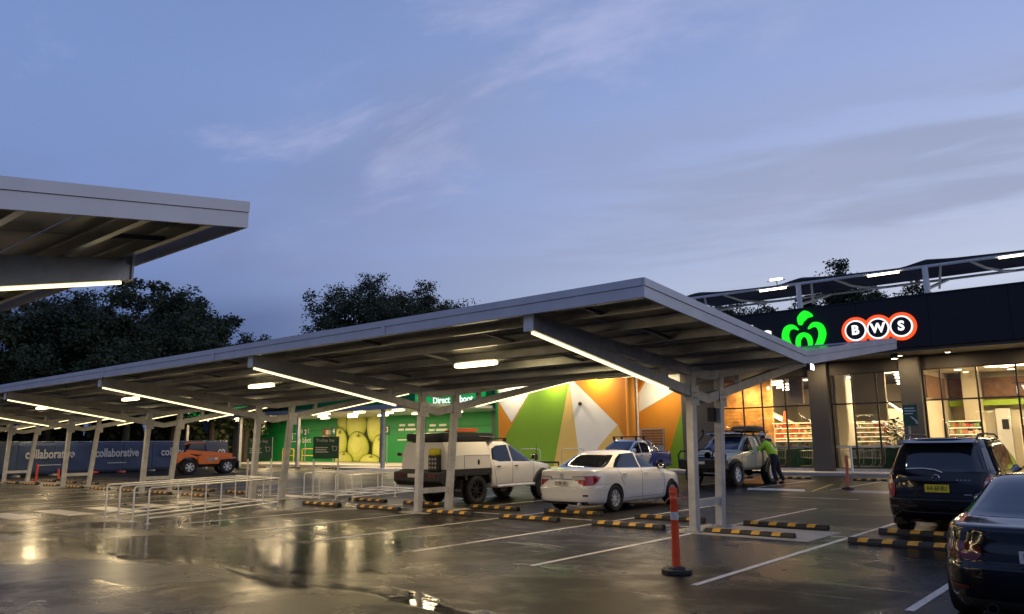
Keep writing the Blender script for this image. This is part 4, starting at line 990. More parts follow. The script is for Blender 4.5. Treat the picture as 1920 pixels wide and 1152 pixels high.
m = MB(); m.tube([(-18.4, FY - .25, 10.95), (-17.3, FY - .25, 10.95)], .03, 6); m.tube([(-17.85, FY - .25, 10.95), (-17.85, FY, FZ)], .03, 6); m.build('lamp_arm', 'sail_steel', RS, world=True)

# ------------------------------------------------------------------ banner fence on the left
FA, FB = Vector((-52.2, 14.1, 0)), Vector((-58.4, 33.0, 0)); fd = (FB - FA).normalized(); fn = Vector((fd.y, -fd.x, 0))
FE = thing('banner_fence', 'temporary mesh fence wrapped in a dark blue lettered banner', 'fence', (*((FA + FB) / 2).xy, 0))
L_ = (FB - FA).length
nseg = 8; rz = math.atan2(fd.y, fd.x)
for i in range(nseg + 1):
    p = FA + fd * (L_ * i / nseg); m = MB(); q = p - fn * .05; m.tube([q, q + Vector((0, 0, 2.12))], .024, 8); m.build('post', 'galv', FE, world=True)
    m = MB(); m.box(p + Vector((0, 0, .06)), (.22, .65, .12), 0, Matrix.Rotation(rz, 3, 'Z')); m.build('foot_block', 'pale_orange' if i == 4 else 'concrete', FE, world=True, bevel=.02)
for i in range(nseg):
    m = MB(); nx, nz = 14, 8; V = []; a = FA + fd * (L_ * i / nseg); rr = random.Random(i)
    ph = rr.uniform(0, 6); am = rr.uniform(.015, .05)
    for ix in range(nx + 1):
        for iz in range(nz + 1):
            u, v = ix / nx, iz / nz; w = math.sin(PI * u) * math.sin(PI * v) * am * (1.4 * math.sin(5 * u + ph) + math.sin(8 * (u + v) + ph))
            q = a + fd * (u * L_ / nseg) + fn * w; V.append((q.x, q.y, .10 + v * 1.92 + .02 * math.sin(PI * u * 2) * (1 if iz == nz else 0)))
    for ix in range(nx):
        for iz in range(nz): k = ix * (nz + 1) + iz; m.add([V[k], V[k + nz + 1], V[k + nz + 2], V[k + 1]], [(0, 1, 2, 3)])
    o = m.build('banner_panel', 'fabric_blue', FE, world=True, smooth=60); o.modifiers.new('t', 'SOLIDIFY').thickness = .006
m = MB(); m.tube([FA - fn * .05 + Vector((0, 0, 2.06)), FB - fn * .05 + Vector((0, 0, 2.06))], .02, 8); m.build('top_rail', 'galv', FE, world=True)
off0 = (Vector((-52.7, 15.6, 0)) - FA).length
for s, wd, tx in ((3.05, 3.3, 'collaborative'), (7.95, 3.45, 'collaborative'), (13.75, 4.2, 'collaborative'), (17.65, .75, 'co')):
    p = FA + fd * (off0 + s * .995) + fn * .10
    text('banner_lettering', tx, .76, 'banner_text', FE, (p.x, p.y, 1.30), (PI / 2, 0, rz), ext=.004, bold=.02, fit=wd, world=True)
    m = MB(); q = p + fn * .0; m.box((q.x, q.y, .66), (1.5, .006, .05), 0, Matrix.Rotation(rz, 3, 'Z')); m.build('small_lettering', 'banner_text', FE, world=True)

# ------------------------------------------------------------------ trees
def tree(name, label, x, y, h, w, seed, leaf='leaf_a', base=.35, lobes=9, n=5200, ls=.42, group=None, lean=0):
    rr = random.Random(seed); t = thing(name, label, 'tree', (x, y, 0), 0, group)
    tr = MB(); C = []
    h *= 1.015; w *= 1.13; r0 = .018 * h + .08
    top = Vector((lean, 0, h * .78))
    tr.tube([(0, 0, -.1), (.1 * rr.uniform(-1, 1), .1, h * .2), (lean * .4, 0, h * .45), top], [r0, r0 * .8, r0 * .55, r0 * .15], 8)
    for k in range(lobes):
        a = 2 * PI * (k + rr.uniform(-.3, .3)) / lobes * 1.618 * 2; q = rr.uniform(.25, .95) if k else 0
        z = h * (base + .12 + (1 - base - .2) * rr.uniform(0, 1) * (1.05 - .45 * q))
        c = Vector((lean * .6 + q * w * .36 * math.cos(a), q * w * .36 * math.sin(a), z)); rad = Vector((w * rr.uniform(.15, .24), w * rr.uniform(.15, .24), h * rr.uniform(.08, .13)))
        C.append((c, rad))
        st = Vector((lean * .3, 0, h * rr.uniform(.28, .5))); md = st.lerp(c, .5) + Vector((0, 0, -.03 * h))
        tr.tube([st, md, c, c + Vector((rr.uniform(-1, 1), rr.uniform(-1, 1), .8)) * rad.z * .6], [r0 * .4, r0 * .28, r0 * .14, r0 * .05], 6)
        for j in range(3):
            e = c + Vector((rr.uniform(-1, 1) * rad.x, rr.uniform(-1, 1) * rad.y, rr.uniform(-.6, 1) * rad.z)); tr.tube([md.lerp(c, .5), e], [r0 * .13, r0 * .04], 5)
    C.append((Vector((lean, 0, h * .90)), Vector((w * .17, w * .17, h * .085))))
    tr.build('trunk', 'bark', t, smooth=60)
    lf = MB(); npl = n // len(C)
    for c, rad in C:
        cl = [(c + Vector([max(-1.0, min(1.0, rr.gauss(0, .55))) * q_ for q_ in rad]), rr.uniform(.4, 1)) for _ in range(16)]
        for k in range(npl):
            p, sz = cl[rr.randrange(len(cl))]
            s_ = .34 * sz * (rad.x + rad.z) * .5
            q = p + Vector([max(-1.45, min(1.45, rr.gauss(0, 1))) * s_ * w_ for w_ in (1, 1, .75)])
            d = Vector((rr.gauss(0, 1), rr.gauss(0, 1), rr.gauss(-.3, .7))).normalized(); b = d.cross(Vector((rr.gauss(0, 1), rr.gauss(0, 1), rr.gauss(0, 1)))).normalized()
            l = ls * rr.uniform(.6, 1.3); b *= l * .30
            lf.add([q, q + d * l * .5 + b, q + d * l, q + d * l * .5 - b], [(0, 1, 2, 3)], rr.choices((0, 1), (3, 1))[0])
    lf.build('crown', [leaf, 'leaf_c' if leaf != 'leaf_c' else 'leaf_a'], t)
    return t
def pol(az, r): return (-r * math.sin(R(az)), r * math.cos(R(az)))
LT = [(75.5, 70, 13.0, 11, 'leaf_a', 'broad dark tree at the far left edge under the near carport'), (71.3, 76, 14.4, 12, 'leaf_c', 'dense dark tree second from the left behind the banner fence'), (66.9, 72, 15.4, 10.5, 'leaf_a', 'tallest rounded crown in the dark tree row at left'),
      (64.1, 78, 16.0, 10, 'leaf_c', 'dark tree right of the tallest crown in the left row'), (61.7, 74, 13.0, 8.5, 'leaf_a', 'lower tree near the right end of the left tree row'), (59.4, 80, 12.2, 6.5, 'leaf_c', 'smallest tree at the right end of the left row, sloping down'),
      (69.5, 92, 17.4, 14, 'leaf_c', 'dark tree set back between crowns of the left row'), (64.4, 95, 18.0, 13, 'leaf_c', 'dark background tree filling the left row behind')]
for i, (az, r, h, w, lf, lb) in enumerate(LT):
    x, y = pol(az, r); tree('broad_tree', lb, x, y, h, w, 20 + i, lf, .24, 20, 46000, .29, 'trees behind the banner fence')
x, y = pol(51.9, 96); tree('gum_tree', 'large dark gum tree left part above the carport roof, densest crown', x, y, 21.6, 14.5, 41, 'leaf_c', .40, 22, 62000, .29, 'gum trees above the carport roof')
x, y = pol(47.9, 98); tree('gum_tree', 'airier gum tree right part above the carport roof, thin limbs against sky', x, y, 21.4, 13.5, 42, 'leaf_b', .42, 20, 38000, .28, 'gum trees above the carport roof')
x, y = pol(55.3, 92); tree('gum_tree', 'sparse small gum at the left foot of the large tree above the carport', x, y, 14.6, 4.6, 43, 'leaf_c', .5, 6, 1500, .40, 'gum trees above the carport roof')
RT = [(17.6, 88, 20.0, 5, 'leaf_c', 'tall dark tree poking above the shade sails near the middle post'), (15.6, 90, 17.4, 6.5, 'leaf_b', 'feathery tree below the sails right of the tall one'), (19.6, 90, 16.6, 7, 'leaf_c', 'bushy tree below the sails left of the tall one'), (13.2, 92, 17.4, 6.5, 'leaf_b', 'small spreading tree right of the middle sail post'), (22.6, 86, 16.2, 9, 'leaf_c', 'dark low crown above the shop parapet by the left sail post'), (25.4, 84, 16.2, 8, 'leaf_c', 'dark low crown just above the carport gable')]
for i, (az, r, h, w, lf, lb) in enumerate(RT):
    x, y = pol(az, r); tree('roofline_tree', lb, x, y, h, w, 60 + i, lf, .45, 13, 20000, .28, 'trees behind the shop roof')
# dark understorey beyond the fence
m = MB(); rr = random.Random(9)
for k in range(60000):
    az = rr.uniform(60.5, 84); r_ = rr.uniform(78, 92); x, y = pol(az, r_); z = 10.5 * rr.random() ** 1.25 * (.6 + .4 * math.sin(az * 1.7))
    d = Vector((rr.gauss(0, 1), rr.gauss(0, 1), rr.gauss(0, .7))).normalized(); b = d.cross(Vector((rr.gauss(0, 1), rr.gauss(0, 1), 1))).normalized(); l = rr.uniform(.35, .8); q = Vector((x, y, max(0, z))); b *= l * .35
    m.add([q, q + d * l * .5 + b, q + d * l, q + d * l * .5 - b], [(0, 1, 2, 3)])
us = m.build('undergrowth', 'leaf_c'); tag(us, 'dark tangled undergrowth below the trees behind the fence', 'undergrowth'); struct(us, 'stuff')

# ------------------------------------------------------------------ vehicles
def pchip(x, y):
    x = np.array(x, float); y = np.array(y, float); h = np.diff(x); d = np.diff(y) / h; m = np.zeros_like(y)
    for i in range(1, len(x) - 1):
        if d[i - 1] * d[i] > 0:
            w1, w2 = 2 * h[i] + h[i - 1], h[i] + 2 * h[i - 1]; m[i] = (w1 + w2) / (w1 / d[i - 1] + w2 / d[i])
    m[0], m[-1] = d[0], d[-1]
    def f(q):
        q = min(max(q, x[0]), x[-1]); i = min(max(int(np.searchsorted(x, q)) - 1, 0), len(h) - 1); t = (q - x[i]) / h[i]
        return float(y[i] * (1 + 2 * t) * (1 - t) ** 2 + m[i] * h[i] * t * (1 - t) ** 2 + y[i + 1] * t * t * (3 - 2 * t) + m[i + 1] * h[i] * t * t * (t - 1))
    return f
class Shell:
    # a body as a stack of rounded plan outlines: keys of (z, x_rear, x_front, half_width, n_rear, n_front)
    def __init__(s, keys, xc):
        s.k = keys; s.xc = xc; z = [k[0] for k in keys]
        s.xr, s.xf, s.w, s.nr, s.nf = (pchip(z, [k[i] for k in keys]) for i in range(1, 6))
    def side(s, x, z):
        a, n = (s.xf(z) - s.xc, s.nf(z)) if x >= s.xc else (s.xc - s.xr(z), s.nr(z))
        u = min(.9999, abs(x - s.xc) / a); return s.w(z) * (1 - u ** n) ** (1 / n)
    def end(s, y, z, front):
        a, n = (s.xf(z) - s.xc, s.nf(z)) if front else (s.xc - s.xr(z), s.nr(z))
        u = min(.9999, abs(y) / s.w(z)); v = a * (1 - u ** n) ** (1 / n); return s.xc + (v if front else -v)
    def ring(s, z):
        w = s.w(z); quarter = []
        def q(a, n):
            P = []
            for u in (0, .15, .3, .45, .6, .72, .82, .9, .95): P.append((a * (1 - u ** n) ** (1 / n), u * w))
            xl = P[-1][0]
            for v in (.97, .91, .82, .70, .57, .44, .32, .2, .1): P.append((v * xl, w * (1 - (v * xl / a) ** n) ** (1 / n)))
            return P
        F = q(s.xf(z) - s.xc, s.nf(z)); B = q(s.xc - s.xr(z), s.nr(z))
        pts = [(x, y) for x, y in F] + [(0, w)] + [(-x, y) for x, y in B[::-1]]
        pts += [(-x, -y) for x, y in B[1:]] + [(0, -w)] + [(x, -y) for x, y in F[:0:-1]]
        return [(x + s.xc, y, z) for x, y in pts]
    def body(s, sub=3, zs=None):
        mb = MB(); Z = []
        for a, b in zip(s.k, s.k[1:]): Z += [a[0] + (b[0] - a[0]) * i / sub for i in range(sub)]
        Z.append(s.k[-1][0]); rings = [s.ring(z) for z in Z]; n = len(rings[0])
        V = [p for r in rings for p in r]; F = []
        for i in range(len(Z) - 1):
            for j in range(n): F.append((i * n + j, i * n + (j + 1) % n, (i + 1) * n + (j + 1) % n, (i + 1) * n + j))
        F += [tuple(range(n)), tuple((len(Z) - 1) * n + j for j in range(n))]
        return mb.add(V, F)
    def side_patch(s, mb, sgn, bot, top, off=.005, rows=6, mi=0, sub=4):
        def dens(P):
            o = []
            for a, b in zip(P, P[1:]): o += [(a[0] + (b[0] - a[0]) * i / sub, a[1] + (b[1] - a[1]) * i / sub) for i in range(sub)]
            return o + [P[-1]]
        B, T = dens(bot), dens(top); V = []; n = len(B)
        for r in range(rows + 1):
            for (bx, bz), (tx, tz) in zip(B, T):
                q = r / rows; x, z = bx + (tx - bx) * q, bz + (tz - bz) * q; V.append((x, sgn * (s.side(x, z) + off), z))
        mb.add(V, [(r * n + j, r * n + j + 1, (r + 1) * n + j + 1, (r + 1) * n + j) for r in range(rows) for j in range(n - 1)], mi)
    def end_patch(s, mb, front, rows, off=.005, cols=14, mi=0, sub=4):
        V = []; RR = []
        for a, b in zip(rows, rows[1:]): RR += [tuple(a[k] + (b[k] - a[k]) * i / sub for k in range(3)) for i in range(sub)]
        RR.append(rows[-1]); n = cols + 1
        for z, y0, y1 in RR:
            for j in range(n):
                y = y0 + (y1 - y0) * j / cols; x = s.end(y, z, front); u = abs(y) / s.w(z)
                V.append((x + (off if front else -off), y + math.copysign(off * .5 * u ** 4, y), z + off * .3))
        mb.add(V, [(r * n + j, r * n + j + 1, (r + 1) * n + j + 1, (r + 1) * n + j) for r in range(len(RR) - 1) for j in range(cols)], mi)
    def corner_patch(s, mb, front, sgn, rows, off=.012, cols=18, mi=0, sub=4):
        # wraps round a corner: rows of (z, y where it starts across the end, x where it stops along the side)
        RR = []; V = []; n1 = cols + 1
        for a, b in zip(rows, rows[1:]): RR += [tuple(a[k] + (b[k] - a[k]) * i / sub for k in range(3)) for i in range(sub)]
        RR.append(rows[-1])
        for z, y0, x1 in RR:
            a, n = (s.xf(z) - s.xc, s.nf(z)) if front else (s.xc - s.xr(z), s.nr(z)); w = s.w(z)
            t0 = math.asin(min(1, (y0 / w) ** (n / 2))); t1 = math.acos(min(1, (abs(x1 - s.xc) / a) ** (n / 2)))
            for j in range(n1):
                t = t0 + (t1 - t0) * j / cols; dx, dy = a * math.cos(t) ** (2 / n), w * math.sin(t) ** (2 / n)
                nx, ny = (dx / a) ** (n - 1) / a, (dy / w) ** (n - 1) / w; q = off / math.hypot(nx, ny)
                V.append((s.xc + (1 if front else -1) * (dx + nx * q), sgn * (dy + ny * q), z))
        mb.add(V, [(r * n1 + j, r * n1 + j + 1, (r + 1) * n1 + j + 1, (r + 1) * n1 + j) for r in range(len(RR) - 1) for j in range(cols)], mi)
    def line(s, mb, sgn, pts, r=.006, mi=0):
        P = []
        for a, b in zip(pts, pts[1:]): P += [(a[0] + (b[0] - a[0]) * i / 6, a[1] + (b[1] - a[1]) * i / 6) for i in range(6)]
        P.append(pts[-1]); mb.tube([(x, sgn * (s.side(x, z) + .0005), z) for x, z in P], r, 5, mi)
    def eline(s, mb, front, pts, r=.006, mi=0):
        P = []
        for a, b in zip(pts, pts[1:]): P += [(a[0] + (b[0] - a[0]) * i / 6, a[1] + (b[1] - a[1]) * i / 6) for i in range(6)]
        P.append(pts[-1]); mb.tube([(s.end(y, z, front), y, z) for y, z in P], r, 5, mi)
def cut(o, cutters):
    c = cutters.build('cut', 'gap', o.parent)
    md = o.modifiers.new('b', 'BOOLEAN'); md.object = c; md.operation = 'DIFFERENCE'; md.solver = 'EXACT'
    try: md.material_mode = 'TRANSFER'
    except Exception: pass
    bpy.context.view_layer.update(); me = bpy.data.meshes.new_from_object(o.evaluated_get(DG()))
    o.modifiers.clear(); o.data = me; bpy.data.objects.remove(c)
    bm = bmesh.new(); bm.from_mesh(me)
    for f in bm.faces: f.smooth = True
    for e in bm.edges:
        if len(e.link_faces) == 2: e.smooth = e.calc_face_angle(0) < R(34)
    bm.to_mesh(me); bm.free(); return o
def wheel(root, x, y, r, w, rim='alloy', spokes=5, style='spoke', knob=False):
    s = 1 if y > 0 else -1; t = MB(); h = w / 2
    t.lathe([(.60 * r, -h * .75), (.66 * r, -h * .95), (.82 * r, -h), (.94 * r, -h * .93), (r, -h * .66), (r, h * .66), (.94 * r, h * .93), (.82 * r, h), (.66 * r, h * .95), (.60 * r, h * .75)], (x, y, r), 'y', 44, 0, True)
    if knob:
        for k in range(30):
            a = 2 * PI * k / 30
            for sy in (-1, 1): t.box((x + (r - .005) * math.cos(a + sy * .05), y + sy * h * .62, r + (r - .005) * math.sin(a + sy * .05)), (.035, h * .55, .05), 0, Matrix.Rotation(-a - PI / 2, 3, 'Y'))
    wh = t.build('wheel', 'tyre', root, smooth=45)
    m = MB(); m.lathe([(.61 * r, -h * .7), (.61 * r, h * .72), (.57 * r, h * .78), (.55 * r, h * .5), (.54 * r, -h * .6)], (x, y, r), 'y', 40) if s > 0 else m.lathe([(.61 * r, h * .7), (.61 * r, -h * .72), (.57 * r, -h * .78), (.55 * r, -h * .5), (.54 * r, h * .6)], (x, y, r), 'y', 40)
    m.lathe([(0, s * h * .05), (.55 * r, s * h * .05)], (x, y, r), 'y', 24, 1)
    m.lathe([(0, s * h * .66), (.10 * r, s * h * .64), (.13 * r, s * h * .4)], (x, y, r), 'y', 18)
    for k in range(spokes):
        a = 2 * PI * k / spokes + .3; ca, sa = math.cos(a), math.sin(a)
        prof = [(.06, .07), (.3, .052), (.56, .075)] if style == 'spoke' else [(.06, .06), (.3, .085), (.55, .11)]
        V = []
        for q, ww in prof:
            for e in (-1, 1):
                for yy in (.60 - .02 * q, .25): V.append((x + r * (q * ca - e * ww * sa), y + s * h * yy, r + r * (q * sa + e * ww * ca)))
        F = []
        for i in range(2):
            o = i * 4; F += [(o, o + 2, o + 6, o + 4), (o + 1, o + 5, o + 7, o + 3), (o, o + 4, o + 5, o + 1), (o + 2, o + 3, o + 7, o + 6)]
        m.add(V, F)
    m.build('rim', [rim, 'black_plastic'], wh, smooth=30)
    return wh
def mirror(root, x, y, z, m, s=(.13, .20, .15)):
    b = MB(); b.blob((x, y, z), s, 3, 10); o = b.build('mirror', m, root, smooth=50)
    k = MB(); k.beam((x + .02, y - math.copysign(.06, y), z - .05), (x + .03, y - math.copysign(.16, y), z - .06), .05, .05); k.build('mirror_arm', 'black_plastic', o)
    g_ = MB(); g_.blob((x - s[0] * .47, y, z), (.012, s[1] * .8, s[2] * .75), 3, 8); g_.build('mirror_glass', 'chrome', o, smooth=50)
def plate(root, x, z, txt, front, m='plate_white', w=.37, h=.115, y=0):
    b = MB(); b.box((x, y, z), (.012, w, h)); o = b.build('number_plate', m, root, bevel=.004)
    if txt: text('plate_lettering', txt, h * .86, 'plate_text', o, (x + (.0075 if front else -.0075), y, z), (PI / 2, 0, PI / 2 if front else -PI / 2), ext=.0008, bold=.0015, fit=w * .84)
def handle(root, sh, x, z, sgn, m):
    b = MB(); y = sh.side(x, z); b.blob((x, sgn * (y + .018), z), (.19, .03, .032), 3, 8); b.build('door_handle', m, root, smooth=50)
def vehicle(name, label, cat, x, y, head):   # head: direction the nose points, degrees from +x
    return thing(name, label, cat, (x, y, 0), R(head))
def arches(xs, w, r, zc, depth=.30):
    c = MB()
    for x in xs:
        for s in (-1, 1): c.lathe([(0, s * (w - depth)), (r, s * (w - depth)), (r, s * (w + .25)), (0, s * (w + .25))], (x, 0, zc), 'y', 40)
    return c
def underbody(root, x0, x1, w, z=.2):
    m = MB(); m.span(x0, x1, -w, w, z, z + .12); m.span(x0 + .3, x1 - .3, -w * .5, w * .5, z - .05, z); m.build('underbody', 'black_plastic', root)

# ---- white sedan
def sedan():
    v = vehicle('sedan', 'white four door sedan parked nose in under the carport, tail lights facing us', 'car', -11.84, 17.9, 90)
    K = [(.19, -2.20, 2.10, .80, 5, 4), (.24, -2.36, 2.28, .86, 5.5, 4), (.36, -2.425, 2.35, .895, 5.5, 4), (.50, -2.44, 2.37, .905, 5.5, 4), (.585, -2.45, 2.365, .91, 5.5, 4), (.61, -2.405, 2.35, .911, 5.5, 4), (.70, -2.385, 2.32, .912, 5.5, 4), (.80, -2.375, 2.20, .908, 5.5, 4), (.88, -2.375, 1.90, .90, 5.5, 4.2), (.945, -2.385, 1.45, .885, 5.5, 4.5),
         (.985, -2.38, 1.16, .868, 5.5, 5), (1.01, -2.33, .98, .852, 5.5, 5), (1.035, -2.10, .90, .835, 5.5, 5), (1.055, -1.86, .84, .82, 5, 5), (1.12, -1.62, .68, .785, 5, 5), (1.22, -1.36, .44, .735, 5, 5), (1.32, -1.12, .20, .69, 5, 5), (1.39, -.93, .03, .655, 4.6, 4.6), (1.43, -.76, -.08, .61, 4, 4), (1.455, -.60, -.18, .52, 3.5, 3.5), (1.468, -.48, -.26, .36, 3, 3), (1.472, -.42, -.30, .18, 3, 3)]
    S = Shell(K, -.34)
    b = S.body().build('body', 'car_white', v, smooth=30); cut(b, arches((-1.3875, 1.3875), .90, .355, .325))
    for s in (-1, 1):
        m = MB(); S.side_patch(m, s, [(-1.34, 1.055), (-.9, 1.045), (-.18, 1.03)], [(-1.04, 1.265), (-.8, 1.375), (-.20, 1.395)]); m.build('rear_door_window', 'glass_blue', v, smooth=60)
        m = MB(); S.side_patch(m, s, [(-.12, 1.03), (.4, 1.02), (.78, 1.01)], [(-.14, 1.395), (.05, 1.36), (.50, 1.14)]); m.build('front_door_window', 'glass_blue', v, smooth=60)
        m = MB(); S.line(m, s, [(-1.56, 1.045), (-.9, 1.035), (-.15, 1.02), (.85, 1.0)], .006); m.build('window_trim', 'chrome', v)
        m = MB(); S.line(m, s, [(-.15, 1.0), (-.17, .6), (-.15, .30)], .004); S.line(m, s, [(.93, .98), (.98, .7), (.93, .32)], .004); S.line(m, s, [(-1.2, 1.02), (-1.12, .80), (-1.0, .62)], .004); S.line(m, s, [(-1.0, .30), (.95, .30)], .004); S.line(m, s, [(-2.32, .60), (-1.8, .60)], .004); m.build('panel_gap', 'gap', v)
        for x in (-.98, .02): handle(v, S, x, .90 if x < -.5 else .885, s, 'car_white')
        mirror(v, .72, s * .99, 1.04, 'black_plastic')
        m = MB(); S.corner_patch(m, False, s, [(.655, .60, -2.20), (.72, .50, -2.10), (.80, .36, -2.0), (.865, .33, -1.94)], .010); tl = m.build('tail_light', 'red_lens', v, smooth=60)
        m = MB(); S.end_patch(m, False, [(.785, s * .32, s * .66), (.85, s * .31, s * .64)], .016); m.build('reverse_lens', 'clear_lens', tl, smooth=60); m = MB(); S.eline(m, False, [(s * .30, .78), (s * .33, .862), (s * .66, .866), (s * .82, .868)], .009); m.build('lamp_bezel', 'dark_red_lens', tl)
        m = MB(); S.corner_patch(m, True, s, [(.64, .5, 2.0), (.76, .55, 1.7)], .01); m.build('headlight', 'clear_lens', v, smooth=60)
        m = MB(); S.end_patch(m, False, [(.40, s * .62, s * .72), (.44, s * .62, s * .72)], .01); m.build('reflector', 'dark_red_lens', v)
        for x in (-1.3875, 1.3875): wheel(v, x, s * .805, .325, .215, 'alloy', 8)
    m = MB(); S.end_patch(m, False, [(1.06, -.715, .715), (1.14, -.685, .685), (1.25, -.63, .63), (1.35, -.57, .57)], .006); m.build('rear_window', 'glass_dark', v, smooth=60)
    m = MB(); S.end_patch(m, True, [(1.03, -.70, .70), (1.15, -.67, .67), (1.28, -.62, .62), (1.375, -.57, .57)], .006); m.build('windscreen', 'glass_dark', v, smooth=60)
    m = MB(); S.eline(m, False, [(-.34, .80), (.34, .80)], .016); g_ = m.build('boot_trim', 'chrome', v)
    m = MB(); S.eline(m, False, [(-.70, .86), (-.62, .625), (.62, .625), (.70, .86)], .004); S.eline(m, False, [(-.88, .60), (.88, .60)], .004); m.build('boot_gap', 'gap', v)
    plate(v, -2.425, .70, 'CTM 18I', False)
    m = MB(); m.lathe([(.05, -.008), (.058, 0), (.05, .008)], (-2.392, 0, .865), 'x', 24, closed=True); m.lathe([(.02, -.006), (.026, 0), (.02, .006)], (-2.394, 0, .865), 'x', 18, closed=True); m.build('badge', 'chrome', v)
    m = MB(); S.end_patch(m, False, [(.20, -.62, .62), (.27, -.70, .70)], .008); m.build('bumper_insert', 'black_plastic', v)
    underbody(v, -2.1, 2.0, .7)
    m = MB(); m.tube([(-2.2, -.5, .24), (-2.42, -.5, .23)], .03, 10); m.build('exhaust_pipe', 'steel', v)
    return v
sedan()

# ---- black family wagon
def wagon():
    v = vehicle('family_wagon', 'black family wagon with yellow plate and roof rails, rear facing us', 'car', -3.50, 17.45, 90)
    K = [(.24, -2.10, 2.0, .80, 6, 4), (.30, -2.28, 2.2, .87, 6.5, 4), (.42, -2.34, 2.28, .90, 6.5, 4), (.55, -2.36, 2.31, .91, 6.5, 4), (.64, -2.36, 2.31, .912, 6.5, 4), (.67, -2.28, 2.30, .912, 6.5, 4), (.80, -2.275, 2.24, .912, 6.5, 4), (.92, -2.265, 2.05, .905, 6.5, 4), (1.02, -2.25, 1.6, .893, 6.5, 4.5), (1.08, -2.235, 1.25, .878, 6.5, 5), (1.12, -2.22, 1.08, .862, 6, 5),
         (1.22, -2.17, .88, .825, 6, 5), (1.36, -2.09, .58, .775, 6, 5), (1.50, -2.01, .28, .725, 6, 5), (1.60, -1.98, .10, .68, 5.5, 5), (1.65, -2.0, -.02, .64, 5, 4.5), (1.675, -1.95, -.12, .56, 4.5, 4), (1.69, -1.7, -.3, .40, 4, 4), (1.695, -1.4, -.5, .2, 4, 4)]
    S = Shell(K, -.4)
    b = S.body().build('body', 'car_navy', v, smooth=30); cut(b, arches((-1.3575, 1.3575), .90, .40, .36))
    for s in (-1, 1):
        m = MB(); S.side_patch(m, s, [(-2.05, 1.14), (-1.35, 1.12)], [(-1.85, 1.50), (-1.30, 1.545)]); m.build('quarter_window', 'glass_dark', v, smooth=60)
        m = MB(); S.side_patch(m, s, [(-1.26, 1.12), (-.30, 1.11)], [(-1.24, 1.55), (-.30, 1.56)]); m.build('rear_door_window', 'glass_dark', v, smooth=60)
        m = MB(); S.side_patch(m, s, [(-.22, 1.11), (.4, 1.10), (.92, 1.09)], [(-.23, 1.56), (.02, 1.53), (.5, 1.26)]); m.build('front_door_window', 'glass_dark', v, smooth=60)
        m = MB(); S.line(m, s, [(-.26, 1.08), (-.28, .35)], .004); S.line(m, s, [(.98, 1.06), (.95, .36)], .004); S.line(m, s, [(-1.3, 1.1), (-1.2, .85), (-.95, .7)], .004); m.build('panel_gap', 'gap', v)
        for x in (-1.08, -.05): handle(v, S, x, .98, s, 'car_navy')
        mirror(v, .80, s * 1.0, 1.16, 'car_navy', (.14, .21, .17))
        m = MB(); S.corner_patch(m, False, s, [(.68, .70, -2.05), (.80, .68, -2.02), (.92, .69, -2.0), (1.03, .73, -1.99)], .012); tl = m.build('tail_light', 'red_lens', v, smooth=60)
        m = MB(); S.end_patch(m, False, [(.905, s * .71, s * .84), (.955, s * .71, s * .84)], .019); m.build('reverse_lens', 'clear_lens', tl, smooth=60)
        for x in (-1.3575, 1.3575): wheel(v, x, s * .79, .36, .225, 'alloy', 6)
        m = MB(); y = .60; m.tube([(-1.85, s * y, 1.66), (-1.7, s * y, 1.735), (-1.0, s * y, 1.75), (-.2, s * y, 1.735), (-.02, s * y, 1.67)], .018, 8)
        m.build('roof_rail', 'black_plastic', v, smooth=60)
        m = MB(); S.corner_patch(m, True, s, [(.70, .5, 1.9), (.85, .54, 1.7)], .01); m.build('headlight', 'clear_lens', v, smooth=60)
        m = MB(); m.box((-1.75, s * .78, .30), (.03, .22, .28)); m.build('mud_flap', 'rubber', v)
    m = MB(); S.end_patch(m, False, [(1.11, -.74, .74), (1.25, -.71, .71), (1.40, -.66, .66), (1.545, -.60, .60)], .006); m.build('rear_window', 'glass_dark', v, smooth=60)
    m = MB(); S.end_patch(m, True, [(1.12, -.74, .74), (1.3, -.68, .68), (1.5, -.6, .6)], .006); m.build('windscreen', 'glass_dark', v, smooth=60)
    m = MB(); m.prism([(-2.16, 1.60), (-1.95, 1.655), (-1.9, 1.635), (-2.0, 1.585)], -.62, .62, 'y'); m.build('spoiler', 'car_navy', v, bevel=.012)
    m = MB(); m.tube([(-2.26, -.10, 1.10), (-2.245, .02, 1.145), (-2.235, .2, 1.165), (-2.232, .48, 1.155)], .011, 6); m.build('wiper', 'steel', v)
    m = MB(); S.eline(m, False, [(-.74, 1.06), (-.67, .70), (.67, .70), (.74, 1.06)], .005); m.build('tailgate_gap', 'gap', v)
    m = MB(); m.span(-2.305, -2.27, -.33, .33, .935, .965); m.build('handle_trim', 'car_navy', v, bevel=.01)
    plate(v, -2.30, .83, 'AA·60·BU', False, 'plate_yellow', .38, .13, 0.0)
    m = MB()
    m.lathe([(.048, -.006), (.056, 0), (.048, .006)], (-2.285, .0, 1.01), 'x', 24, closed=True); ob = m.build('badge', 'chrome', v)
    m = MB()
    for i, y in enumerate((-.50, -.44, -.38, -.32)): m.span(-2.277, -2.268, y - .02, y + .02, .965, .985)
    m.build('badge_lettering', 'chrome', v); m = MB(); m.span(-2.283, -2.270, -.52, -.40, .725, .745); m.build('badge_lettering', 'chrome', v)
    m = MB(); S.end_patch(m, False, [(.63, -.80, .80), (.655, -.80, .80)], .01); m.build('bumper_step', 'black_plastic', v)
    for s in (-1, 1):
        m = MB(); S.end_patch(m, False, [(.50, s * .62, s * .78), (.53, s * .62, s * .78)], .008); m.build('reflector', 'dark_red_lens', v)
    underbody(v, -2.0, 1.95, .72, .26)
    return v
wagon()

